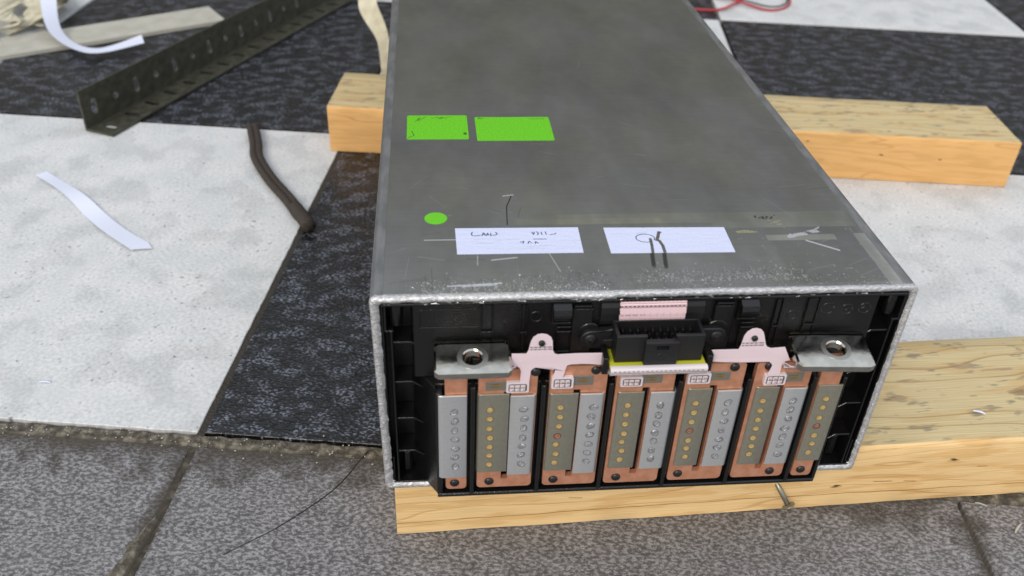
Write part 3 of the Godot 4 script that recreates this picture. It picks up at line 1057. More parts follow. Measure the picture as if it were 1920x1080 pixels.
func build_frame(root: Node3D) -> void:
	var s := begin()
	box(s, 3.1, 222.3, 2.9, 105.3, -15, -12, 0)                 # back
	box(s, 16, 210.5, 66, 104.3, -11.9, -1.2, 0.4)              # upper wall
	box(s, 4.2, 222.0, 104.2, 105.5, -11.8, 0.6, 0.3)           # ledge under the lip
	box(s, 30, 96, 105.45, 105.9, -5, 0.2, 0.1)
	box(s, 24.5, 202.5, 2.2, 66, -11.9, 3.6, 0.4)               # body that carries the bars
	box(s, 24.8, 202.3, 1.4, 3.6, -6, 8.2, 0.5)                 # lower flange
	box(s, 24.6, 27.2, 3.4, 64, 3.5, 7.6, 0.4)
	box(s, 201.0, 202.6, 3.4, 66, 3.5, 7.8, 0.4)
	box(s, 40, 188, 75.6, 78.6, -1.3, 3.0, 0.3)
	# sloped flanks and the pockets beside them
	for side in 2:
		var mx := func(x: float) -> float: return x if side == 0 else mirror_x(x)
		var foot := PackedVector2Array()
		for q in [[15.2, -8.5], [24.6, 6.2], [24.7, -12.0], [15.2, -12.0]]:
			foot.append(Vector2(mx.call(q[0]), -q[1]) * MM)
		var up := Transform3D(Basis(Vector3(1, 0, 0), Vector3(0, 0, -1), Vector3(0, 1, 0)), Vector3.ZERO)
		prism(s, foot, 0.0024, 0.066, 0.0003, up)
		foot = PackedVector2Array()
		for q in [[15.2, -8.5], [18.4, -1.4], [18.6, -12.0], [15.2, -12.0]]:
			foot.append(Vector2(mx.call(q[0]), -q[1]) * MM)
		prism(s, foot, 0.066, 0.104, 0.0003, up)
		var bx := func(x0: float, x1: float, y0: float, y1: float, z0: float, z1: float, bev := 0.2) -> void:
			box(s, minf(mx.call(x0), mx.call(x1)), maxf(mx.call(x0), mx.call(x1)), y0, y1, z0, z1, bev)
		bx.call(3.5, 4.3, 3.0, 104.3, -11.8, -1.0)
		bx.call(3.6, 24.5, 2.6, 3.6, -11.8, -0.6)
		bx.call(4.6, 5.4, 91.6, 104.0, -11.7, -0.6)
		bx.call(4.6, 8.0, 90.6, 91.5, -11.7, -0.6)
		bx.call(5.0, 5.7, 5.0, 18.4, -11.7, -1.4)
		bx.call(9.0, 13.4, 3.8, 17.5, -11.7, -6.5, 1.2)
	# half-round posts in the upper corners
	for x in [9.3, mirror_x(9.1)]:
		var o := PackedVector2Array()
		for k in 13:
			o.append(Vector2(x + 2.75 * cos(PI * k / 12), 9.5 - 4.0 + 2.75 * sin(PI * k / 12) + 2.0) * MM * Vector2(1, 1))
		o.append(Vector2(x - 2.75, -4) * MM)
		o.append(Vector2(x + 2.75, -4) * MM)
		var t := Transform3D(Basis(Vector3(1, 0, 0), Vector3(0, 0, 1), Vector3(0, -1, 0)), Vector3(0, 0.1038, -0.0118))
		prism(s, o, 0.0, 0.0110, 0.0004, t, true)
	put("end_frame", s, mats.plastic, root)
	var fr: Node3D = root.get_node("end_frame")

	# stiffening ribs in the side pockets
	for side in 2:
		var mx := func(x: float) -> float: return x if side == 0 else mirror_x(x)
		s = begin()
		box(s, minf(mx.call(6.9), mx.call(7.7)), maxf(mx.call(6.9), mx.call(7.7)), 4.0, 90.8, -11.7, -0.6, 0.2)
		put("rib", s, mats.plastic, fr)
		for y in [84.6, 63.2, 42.3, 22.4]:
			s = begin()
			var o := PackedVector2Array()
			for q in [[7.8, y - 0.45], [14.8, y - 0.45], [19.2, y - 3.4], [19.4, y - 2.6], [15.0, y + 0.45], [7.8, y + 0.45]]:
				o.append(Vector2(mx.call(q[0]), q[1]) * MM)
			prism(s, o, -0.0117, -0.0014, 0.0002)
			put("rib", s, mats.plastic, fr)
	# ribs between the bars
	for x in [40.1, 69.7, 98.4, 128.2, 158.3, 187.6]:
		s = begin()
		box(s, x - 0.9, x + 0.9, 4, 68, 3.4, 9.2, 0.4)
		put("rib", s, mats.plastic, fr)
		s = begin()
		box(s, x - 2.0, x - 1.5, 15, 58, 3.4, 6.0, 0.15)
		put("rib", s, mats.plastic, fr)

	# framed slots in the upper wall
	for q in [[45.9, 2.6, 90.5, 103.2], [60.8, 1.5, 89.8, 103.0], [167.4, 1.5, 89.8, 103.0], [182.0, 2.6, 90.3, 103.2]]:
		for part in 2:
			s = begin()
			var x: float = q[0]
			var w: float = q[1]
			var y0: float = q[2] if part == 0 else 79.0
			var y1: float = q[3] if part == 0 else q[2] - 1.4
			box(s, x - w, x - w + 0.5, y0, y1, -1.3, 0.1, 0.12)
			box(s, x + w - 0.5, x + w, y0, y1, -1.3, 0.1, 0.12)
			box(s, x - w, x + w, y0 - 0.5, y0 + 0.1, -1.3, 0.4, 0.12)
			box(s, x - w + 0.6, x + w - 0.6, y0 + 0.2, y1, -1.3, -0.7, 0.1)
			put("slot_frame", s, mats.plastic, fr)
	# snap hooks below the lip, with a stepped panel beside each
	for side in 2:
		var dx := 0.0 if side == 0 else 77.4
		s = begin()
		var o := PackedVector2Array()
		for q in [[-1.2, 104.6], [1.6, 104.6], [4.2, 103.2], [4.9, 101.0], [4.6, 99.4], [3.6, 98.2], [-1.2, 98.2]]:
			o.append(Vector2(-q[0], q[1]) * MM)
		var t := Transform3D(Basis(Vector3(0, 0, -1), Vector3(0, 1, 0), Vector3(1, 0, 0)), Vector3((72.3 + dx) * MM, 0, 0))
		prism(s, o, 0.0, 0.0076, 0.0003, t)
		box(s, 72.1 + dx, 80.1 + dx, 94.1, 95.1, -1.3, 1.4, 0.15)
		box(s, 72.1 + dx, 72.9 + dx, 94.6, 102.4, -1.3, 1.2, 0.15)
		box(s, 72.9 + dx, 79.6 + dx, 96.0, 97.3, -1.3, 1.9, 0.3)
		put("snap_hook", s, mats.plastic, fr)
		s = begin()
		var px := 80.6 if side == 0 else 139.6
		box(s, px, px + 8.4, 78.6, 101.4, -1.3, 1.0, 0.3)
		box(s, px + 0.4, px + 7.6, 102.6, 103.4, -1.3, 1.6, 0.15)
		box(s, px + 0.4, px + 1.1, 101.4, 103.0, -1.3, 1.4, 0.15)
		box(s, px + 6.9, px + 7.6, 101.4, 103.0, -1.3, 1.4, 0.15)
		put("stepped_panel", s, mats.plastic, fr)
		s = begin()
		box(s, 74.8 + dx, 75.4 + dx, 79.4, 89.4, -1.3, 0.4, 0.15)
		box(s, 74.8 + dx, 80.4 + dx, 79.0, 79.6, -1.3, 0.7, 0.15)
		box(s, 74.8 + dx, 80.4 + dx, 89.4, 90.1, -1.3, 0.9, 0.2)
		box(s, 74.8 + dx, 80.4 + dx, 91.8, 92.5, -1.3, 0.9, 0.2)
		put("recess_frame", s, mats.plastic, fr)
	# moulded date rings, with the raised pointer inside each
	for q in [[189.2, 97.3, 2.9, 0.4], [197.6, 96.6, 2.7, -0.7], [205.4, 97.0, 2.7, 1.5], [174.3, 94.3, 2.4, 2.2], [66.0, 96.5, 2.6, 0.0], [84.5, 95.0, 2.4, 0.0]]:
		s = begin()
		var t := Transform3D(Basis.IDENTITY, Vector3(q[0], q[1], -1.3) * MM)
		var r: float = q[2]
		var prof := PackedVector2Array([Vector2(r + 0.15, 0.0), Vector2(r, 0.28), Vector2(r - 0.35, 0.28), Vector2(r - 0.5, 0.0)])
		for i in prof.size(): prof[i] *= MM
		lathe(s, prof, 24, t)
		if r > 2.5 and q[0] > 150:
			var b := Basis(Vector3(0, 0, 1), q[3])
			prism(s, rect(-0.3 * MM, 0.3 * MM, -1.5 * MM, 0.8 * MM), 0.0, 0.00032, 0.00008, Transform3D(b, t.origin))
			prism(s, PackedVector2Array([Vector2(-0.9, 0.5) * MM, Vector2(0.9, 0.5) * MM, Vector2(0, 1.7) * MM]), 0.0, 0.00032, 0.00008, Transform3D(b, t.origin))
		put("date_ring", s, mats.plastic, fr)
	# raised outline of the marking field on the left
	s = begin()
	box(s, 18.8, 43.0, 101.0, 101.3, -1.3, -0.95, 0.08)
	box(s, 18.8, 43.0, 92.1, 92.4, -1.3, -0.95, 0.08)
	box(s, 18.8, 19.1, 92.4, 101.0, -1.3, -0.95, 0.08)
	put("marking_field", s, mats.plastic, fr)
	# rivet heads
	for q in [[32.4, 10.0], [48.0, 10.1], [77.3, 9.7], [106.4, 9.5], [135.4, 10.2], [179.4, 9.5], [194.4, 9.7], [91.4, 74.4], [150.9, 73.8], [166.0, 73.8], [66.0, 74.4]]:
		s = begin()
		var prof := PackedVector2Array()
		for k in 7:
			var a := k * PI / 12
			prof.append(Vector2(2.15 * cos(a), 1.25 * sin(a)) * MM)
		prof.append(Vector2(0.00001, 1.25 * MM))
		lathe(s, prof, 20, Transform3D(Basis.IDENTITY, Vector3(q[0], q[1], 7.4) * MM))
		put("rivet", s, mats.rubber, fr)

# welds: a small disc with a spiral ridge; several variants
func weld_mesh(sd: int, silver: bool) -> SurfaceTool:
	var s := begin()
	s.set_smooth_group(1)
	rng.seed = sd
	var n := 20
	var rr := 6
	var ph := rng.randf() * TAU
	var h := []
	var tone := []
	var tilt := Vector2(rng.randfn(0, 1), rng.randfn(0, 1)) * 0.12
	for k in rr + 1:
		var row := PackedVector3Array()
		for i in n:
			var a := TAU * i / n
			var r := 1.72 * (1.0 - float(k) / rr)
			if silver:
				r *= 1.0 + 0.14 * sin(a * 2 + ph) + rng.randfn(0, 0.05)
			var z := 0.0
			if k > 1:
				z = 0.16 + 0.16 * sin(float(k) / rr * TAU * 1.45 + a + ph) * (1.0 if k < rr else 0.0)
				z += rng.randfn(0, 0.11 if silver else 0.03) + (tilt.x * cos(a) + tilt.y * sin(a)) * r * (1.0 if silver else 0.2)
			if k == rr:
				z = 0.22
			row.append(Vector3(cos(a) * r, sin(a) * r, maxf(z, -0.02 if k == 0 else 0.03)) * MM)
		h.append(row)
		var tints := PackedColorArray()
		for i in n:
			# groove shade painted as a dark ring round each weld, darker swirls inside
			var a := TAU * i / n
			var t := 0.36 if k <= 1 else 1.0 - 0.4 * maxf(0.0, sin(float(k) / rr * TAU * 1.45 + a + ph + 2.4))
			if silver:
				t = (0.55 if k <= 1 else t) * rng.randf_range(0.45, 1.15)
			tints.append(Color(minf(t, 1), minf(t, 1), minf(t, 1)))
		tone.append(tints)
	for k in rr:
		for i in n:
			var j := (i + 1) % n
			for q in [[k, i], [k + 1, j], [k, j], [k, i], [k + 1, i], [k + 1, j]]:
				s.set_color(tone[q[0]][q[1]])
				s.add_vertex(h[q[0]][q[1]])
	return s

func build_bars(root: Node3D) -> void:
	var silver := []
	var brass := []
	for k in 6:
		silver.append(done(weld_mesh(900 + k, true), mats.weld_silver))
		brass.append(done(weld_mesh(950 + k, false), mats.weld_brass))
	# bars: x0, x1, y0, y1, slot x0, slot x1 (0 = none)
	var bars := [
		[28.4, 37.9, 5.8, 77.5, 0.0, 0.0], [42.4, 67.1, 6.2, 76.0, 53.2, 56.2], [72.3, 96.6, 6.0, 76.8, 82.7, 85.7], [100.6, 125.9, 5.8, 75.8, 112.4, 115.6],
		[130.6, 156.0, 5.9, 76.0, 141.8, 145.0], [160.8, 185.6, 5.9, 75.6, 171.8, 174.8], [190.0, 199.8, 5.4, 77.5, 0.0, 0.0]]
	# plates: bar, x0, x1, y0, y1, weld x, silver?, side that folds back (-1 left, 1 right)
	var plates := [
		[0, 24.9, 37.7, 14.5, 63.2, 32.6, 1, -1], [1, 41.8, 55.6, 17.0, 63.2, 47.6, 0, -1], [1, 55.9, 67.1, 15.0, 62.2, 61.8, 1, 1], [2, 72.2, 85.0, 16.3, 62.3, 77.3, 0, -1], [2, 85.7, 96.5, 14.2, 62.0, 91.3, 1, 1],
		[3, 101.5, 113.4, 16.2, 62.0, 106.8, 0, -1], [3, 116.1, 127.6, 15.4, 61.7, 121.0, 1, 1], [4, 132.0, 143.1, 16.1, 62.7, 136.6, 0, -1], [4, 145.5, 157.0, 15.4, 61.4, 150.9, 1, 1],
		[5, 162.1, 173.0, 15.3, 62.3, 166.7, 0, -1], [5, 175.2, 186.2, 15.3, 61.5, 180.1, 1, 1], [6, 190.4, 202.3, 16.3, 62.4, 195.2, 0, 1]]
	var nodes := []
	for b in bars:
		var s := begin()
		var o := PackedVector2Array()
		var x0: float = b[0]
		var x1: float = b[1]
		var y0: float = b[2]
		var y1: float = b[3]
		if b[4] == 0.0:
			o = rect(x0, x1, y0, y1, 2.0, 5)
			for i in o.size(): o[i] *= MM
			prism(s, o, 0.0046, 0.0074, 0.0003)
		else:
			# a ring round the long slot: outline with the slot joined by a keyhole cut is built as four butted pieces
			var sx0: float = b[4]
			var sx1: float = b[5]
			for side in 2:
				o = PackedVector2Array()
				if side == 0:
					for q in rect(x0, sx1 + 20, y0, y1, 2.0, 5):
						if q.x < x0 + 3: o.append(q)
					o = PackedVector2Array()
					o.append_array([Vector2(sx0, y0)])
					o.append_array([Vector2(sx0, y1)])
					for k in 6: o.append(Vector2(x0 + 1.5, y1 - 1.5) + Vector2(-sin(PI / 2 * k / 5), cos(PI / 2 * k / 5)) * 1.5)
					for k in 6: o.append(Vector2(x0 + 2, y0 + 2) + Vector2(-cos(PI / 2 * k / 5), -sin(PI / 2 * k / 5)) * 2)
				else:
					o.append_array([Vector2(sx1, y1), Vector2(sx1, y0)])
					for k in 6: o.append(Vector2(x1 - 2, y0 + 2) + Vector2(sin(PI / 2 * k / 5), -cos(PI / 2 * k / 5)) * 2)
					for k in 6: o.append(Vector2(x1 - 1.5, y1 - 1.5) + Vector2(cos(PI / 2 * k / 5), sin(PI / 2 * k / 5)) * 1.5)
				for i in o.size(): o[i] *= MM
				# bevel only where the piece is outside: use none, the joined faces stay flush
				prism(s, o, 0.0046, 0.0073)
			box(s, sx0, sx1, y0, 11.4, 4.6, 7.3, 0)
			box(s, sx0, sx1, 63.9, y1, 4.6, 7.3, 0)
		nodes.append(put("busbar", s, mats.copper, root))
	var count := 0
	for p in plates:
		var s := begin()
		var x0: float = p[1]
		var x1: float = p[2]
		# folded sheet: profile in x and depth, run along y
		var prof := PackedVector2Array()
		var inner_prof := PackedVector2Array()
		var front := 8.5 if p[6] else 8.2
		var th := 0.8
		var r := 2.6 if p[0] == 0 else 1.9
		if p[7] < 0:
			prof.append(Vector2(x0, 3.0)); inner_prof.append(Vector2(x0 + th, 3.0))
			for k in 7:
				var a := PI / 2 * k / 6
				prof.append(Vector2(x0 + r - r * cos(a), front - r + r * sin(a)))
				inner_prof.append(Vector2(x0 + r - (r - th) * cos(a), front - r + (r - th) * sin(a)))
			prof.append(Vector2(x1 - 0.3, front)); inner_prof.append(Vector2(x1 - 0.3, front - th))
			prof.append(Vector2(x1, front - 0.3)); inner_prof.append(Vector2(x1 - 0.01, front - th))
		else:
			prof.append(Vector2(x0, front - 0.3)); inner_prof.append(Vector2(x0 + 0.01, front - th))
			prof.append(Vector2(x0 + 0.3, front)); inner_prof.append(Vector2(x0 + 0.3, front - th))
			for k in 7:
				var a := PI / 2 * k / 6
				prof.append(Vector2(x1 - r + r * sin(a), front - r + r * cos(a)))
				inner_prof.append(Vector2(x1 - r + (r - th) * sin(a), front - r + (r - th) * cos(a)))
			prof.append(Vector2(x1, 3.0)); inner_prof.append(Vector2(x1 - th, 3.0))
		var y0: float = p[3]
		var y1: float = p[4]
		var n := prof.size()
		var v := func(q: Vector2, y: float) -> Vector3: return Vector3(q.x, y, q.y) * MM
		for i in n - 1:
			s.set_smooth_group(1)
			quad(s, v.call(prof[i], y0), v.call(prof[i + 1], y0), v.call(prof[i + 1], y1 - 0.15), v.call(prof[i], y1 - 0.15))
			s.set_smooth_group(-1)
			quad(s, v.call(prof[i], y1 - 0.15), v.call(prof[i + 1], y1 - 0.15), v.call(prof[i + 1].lerp(inner_prof[i + 1], 0.15), y1), v.call(prof[i].lerp(inner_prof[i], 0.15), y1))
			quad(s, v.call(prof[i].lerp(inner_prof[i], 0.15), y1), v.call(prof[i + 1].lerp(inner_prof[i + 1], 0.15), y1), v.call(inner_prof[i + 1], y1), v.call(inner_prof[i], y1))
			quad(s, v.call(prof[i + 1], y0), v.call(prof[i], y0), v.call(inner_prof[i], y0), v.call(inner_prof[i + 1], y0))
		put("contact_plate", s, mats.aluminium_tab if p[6] else mats.nickel_tab, nodes[p[0]])
		for k in 7:
			var y := lerpf(54.4, 21.7, k / 6.0)
			count += 1
			var copper: bool = p[6] == 0 and k == 3 and p[0] in [2, 4, 6]
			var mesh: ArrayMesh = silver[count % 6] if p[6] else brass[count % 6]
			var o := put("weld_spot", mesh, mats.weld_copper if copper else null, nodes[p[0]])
			rng.seed = count * 13
			o.position = Vector3(p[5] + rng.randfn(0, 0.22), y + rng.randfn(0, 0.18), front + 0.02) * MM
			o.rotation.z = rng.randf() * TAU
			o.scale = Vector3.ONE * (rng.randf_range(1.0, 1.16) if p[6] else 1.04)

# a slightly stepped or folded strip of film from an outline
func film(outline: Array, z: float, parent: Node, called := "flex_circuit") -> MeshInstance3D:
	var s := begin()
	var o := PackedVector2Array()
	for q in outline:
		o.append(Vector2(q[0], q[1]) * MM)
	prism(s, o, (z - 0.18) * MM, z * MM, 0.00004)
	return put(called, s, mats.flex, parent)

func dashes(s: SurfaceTool, x0: float, x1: float, y: float, z: float, step: float, dash: float, high: float) -> void:
	var x := x0
	while x + dash <= x1:
		box(s, x, x + dash, y - high / 2, y + high / 2, z - 0.05, z + 0.03, 0)
		x += step

func build_flex(root: Node3D) -> void:
	var left := [[55.5, 79.4], [55.5, 85.9], [61.4, 85.7], [62.2, 87.4], [63.0, 92.0], [63.9, 94.2], [65.6, 95.5], [67.3, 95.8], [69.3, 95.4], [71.0, 94.0], [71.8, 92.0], [72.1, 87.4], [73.0, 85.5], [74.8, 84.9], [83.0, 85.2], [92.8, 85.0], [93.8, 78.5], [88.5, 79.3], [84.3, 79.6], [80.0, 79.4], [78.6, 78.9], [78.0, 77.6], [77.9, 75.8], [77.2, 72.3], [73.0, 72.3], [73.2, 74.2], [73.7, 76.2], [73.3, 77.3], [72.4, 78.0], [65.4, 78.3], [64.4, 78.0], [63.7, 76.6], [63.3, 70.2], [59.4, 70.2], [59.6, 76.6], [58.9, 78.4], [57.8, 79.2]]
	var fl := film(left, 9.2, root)
	var right := [[136.8, 79.0], [136.4, 85.0], [149.8, 85.0], [150.4, 87.0], [150.9, 92.0], [151.9, 94.2], [153.6, 95.6], [155.6, 95.8], [157.4, 95.2], [158.8, 93.6], [159.6, 91.4], [160.9, 87.4], [161.8, 85.9], [163.6, 85.1], [169.6, 85.5], [173.4, 78.1], [171.6, 77.9], [170.8, 77.0], [170.3, 75.2], [170.6, 70.2], [164.8, 70.2], [165.6, 72.6], [166.2, 75.6], [165.7, 77.1], [164.4, 77.8], [153.2, 77.8], [145.0, 78.2]]
	var frt := film(right, 9.2, root)
	# the piece that dips below each terminal
	var s := begin()
	strip(s, PackedVector3Array([Vector3(46.5, 77.2, 8.6) * MM, Vector3(50, 77.0, 9.6) * MM, Vector3(54, 77.6, 10.0) * MM, Vector3(57.4, 79.2, 9.4) * MM]), PackedVector3Array([Vector3(0, 1.6, 1.6) * MM, Vector3(0, 1.8, 1.2) * MM, Vector3(0, 1.9, 1.2) * MM, Vector3(0, 0.6, 0.2) * MM]), 0.0002)
	put("flex_fold", s, mats.flex, fl)
	s = begin()
	strip(s, PackedVector3Array([Vector3(170.6, 76.2, 9.8) * MM, Vector3(173.4, 75.4, 10.4) * MM, Vector3(178, 75.0, 10.6) * MM, Vector3(184, 75.6, 9.8) * MM]), PackedVector3Array([Vector3(-0.4, 1.9, 0.2) * MM, Vector3(-0.2, 1.7, 1.2) * MM, Vector3(0, 1.5, 1.4) * MM, Vector3(0, 1.0, 1.0) * MM]), 0.0002)
	put("flex_fold", s, mats.flex, frt)
	# fold lines, locating pegs, traces
	for q in [[fl, 62.6, 72.2, 87.8, 88.9, 67.4, 91.2], [frt, 150.5, 160.6, 86.9, 88.1, 155.4, 90.8]]:
		s = begin()
		for k in 2:
			box(s, q[1] + 0.3, q[2] - 0.4 - k * 0.2, q[3 + k] - 0.28, q[3 + k] + 0.28, 9.15, 9.21, 0)
		put("fold_line", s, mats.ink, q[0])
		s = begin()
		for k in 2:
			dashes(s, q[1] + 0.9, q[2] - 0.9, q[3 + k], 9.22, 1.9, 1.1, 0.22)
		put("fold_dashes", s, mats.flex_white, q[0])
		s = begin()
		var prof := PackedVector2Array([Vector2(1.35, 0), Vector2(1.3, 0.9), Vector2(1.0, 1.2), Vector2(0.001, 1.25)])
		for i in prof.size(): prof[i] *= MM
		lathe(s, prof, 16, Transform3D(Basis.IDENTITY, Vector3(q[5], q[6], 9.15) * MM))
		put("locating_peg", s, mats.rubber, q[0])
	var trace := std(lin(0.66, 0.53, 0.56), 0.5)
	for q in [[fl, 57.0, 92.0], [frt, 138.0, 169.0]]:
		s = begin()
		for k in 7:
			box(s, q[1] + (k * 1.2 if q[0] == fl else 0.0), q[2] - (0.0 if q[0] == fl else k * 1.3), 80.4 + k * 0.62, 80.56 + k * 0.62, 9.16, 9.215, 0)
		put("traces", s, trace, q[0])
	# crimped sense pads with their windows, and the nickel patches beside them
	var pads := [[53.9, 63.4, 64.7, 70.3, 45.5, 53.8], [72.7, 82.0, 66.2, 72.3, 82.2, 90.6], [102.0, 111.5, 66.1, 71.3, 111.6, 120.2], [130.8, 140.7, 66.5, 72.2, 140.8, 149.6], [164.4, 174.0, 64.4, 70.4, 174.1, 182.3]]
	for q in pads:
		s = begin()
		var x0: float = q[0]
		var x1: float = q[1]
		var y0: float = q[2]
		var y1: float = q[3]
		var o := rect(x0, x1, y0, y1, 0.7, 3)
		for i in o.size(): o[i] *= MM
		prism(s, o, 0.0074, 0.0092, 0.0001)
		var pad := put("sense_pad", s, mats.flex_white, root)
		s = begin()
		o = rect(x0 + 0.9, x1 - 0.9, y0 + 0.7, y1 - 0.8, 0.8, 3)
		for i in o.size(): o[i] *= MM
		prism(s, o, 0.0092, 0.00924)
		put("pad_print", s, mats.ink, pad)
		s = begin()
		var w := (x1 - x0 - 2.6) / 3.0
		for r in 2:
			for c in 3:
				var cx := x0 + 1.35 + c * w
				var cy := y0 + 1.0 + r * (y1 - y0 - 1.9) / 2.0
				box(s, cx, cx + w - 0.35, cy, cy + (y1 - y0 - 1.9) / 2.0 - 0.35, 9.2, 9.3, 0.02)
		put("pad_window", s, mats.flex, pad)
		s = begin()
		for c in 3:
			var cx := x0 + 1.9 + c * w
			box(s, cx, cx + w - 1.3, y1 - 2.7, y1 - 1.9, 9.25, 9.75, 0.2)
			box(s, cx + 0.5, cx + w - 0.9, y0 + 1.5, y0 + 2.2, 9.25, 9.6, 0.2)
		put("solder_tab", s, mats.solder, pad)
		s = begin()
		box(s, q[4], q[5], y0 + 0.4, y1 - 0.6, 7.2, 7.75, 0.1)
		var patch := put("nickel_patch", s, mats.nickel_patch, root)
		s = begin()
		var mx: float = (q[4] + q[5]) / 2
		for k in 2:
			var yy := (y0 + y1) / 2 + (0.75 if k else -0.65)
			var oo := PackedVector2Array()
			for i in 25:
				var t := i / 24.0
				oo.append(Vector2(lerpf(mx - 2.2, mx + 2.2, t), yy - 0.32 + 0.14 * sin(i * 2.4)) * MM)
			for i in 25:
				var t := 1.0 - i / 24.0
				oo.append(Vector2(lerpf(mx - 2.2, mx + 2.2, t), yy + 0.32 + 0.14 * sin(i * 2.1)) * MM)
			prism(s, oo, 0.0077, 0.0079)
		put("weld_line", s, mats.gold, patch)

	# black hump under the lip, with the printed band that runs over it
	s = begin()
	var prof := [[-6.0, 105.0], [-1.5, 104.6], [0.4, 103.6], [1.2, 101.8], [1.4, 98.6], [1.0, 95.0], [0.4, 93.0], [-6.0, 93.0]]
	var o := PackedVector2Array()
	for q in prof: o.append(Vector2(-q[0], q[1]) * MM)
	prism(s, o, 0.0, 0.0432, 0.0003, Transform3D(Basis(Vector3(0, 0, -1), Vector3(0, 1, 0), Vector3(1, 0, 0)), Vector3(0.0922, 0, 0)))
	put("hump", s, mats.plastic_matt, root.get_node("end_frame"))
	var im := print_picture(512, 192, Color(0.92, 0.795, 0.81), 700, 0.03)
	var ink := Color(0.26, 0.20, 0.21)
	for row in [[18, 4], [128 + 44, 4]]:
		for k in 16:
			im.fill_rect(Rect2i(10 + k * 32, row[0], 16, row[1]), ink)
	im.fill_rect(Rect2i(0, 34, 512, 3), ink)
	im.fill_rect(Rect2i(0, 50, 512, 12), Color(0.36, 0.28, 0.29))
	for k in 16:
		im.fill_rect(Rect2i(18 + k * 32, 54, 14, 4), Color(0.95, 0.86, 0.87))
	im.fill_rect(Rect2i(0, 64, 512, 3), ink)
	im.fill_rect(Rect2i(0, 160, 512, 3), ink)
	for k in 10:
		im.fill_rect(Rect2i(30 + k * 52, 70, 2, 88), Color(0.84, 0.80, 0.86))
		im.fill_rect(Rect2i(26 + k * 52, 108, 4, 34), Color(0.76, 0.66, 0.68))
	for q in [[6, 20], [44, 44], [100, 40], [158, 16], [190, 10]]:
		im.fill_rect(Rect2i(q[0], 118, q[1], 14), Color(0.75, 0.64, 0.66))
	s = begin()
	s.set_smooth_group(1)
	var path := [[-5.5, 105.0], [-1.5, 104.85], [0.6, 103.8], [1.45, 101.9], [1.65, 98.6], [1.3, 95.0], [1.0, 92.0]]
	var total := 0.0
	for i in path.size() - 1:
		var a := Vector3(0, path[i][1], path[i][0])
		var b := Vector3(0, path[i + 1][1], path[i + 1][0])
		var d := a.distance_to(b)
		var v0 := (total - 4.6) / 11.5
		var v1 := (total + d - 4.6) / 11.5
		total += d
		quad(s, Vector3(100.0, b.y, b.z) * MM, Vector3(127.4, b.y, b.z) * MM, Vector3(127.2, a.y, a.z) * MM, Vector3(99.6, a.y, a.z) * MM, Vector2(0, v1), Vector2(1, v1), Vector2(1, v0), Vector2(0, v0))
	var band := put("printed_band", s, pictured(im, 0.45), root)

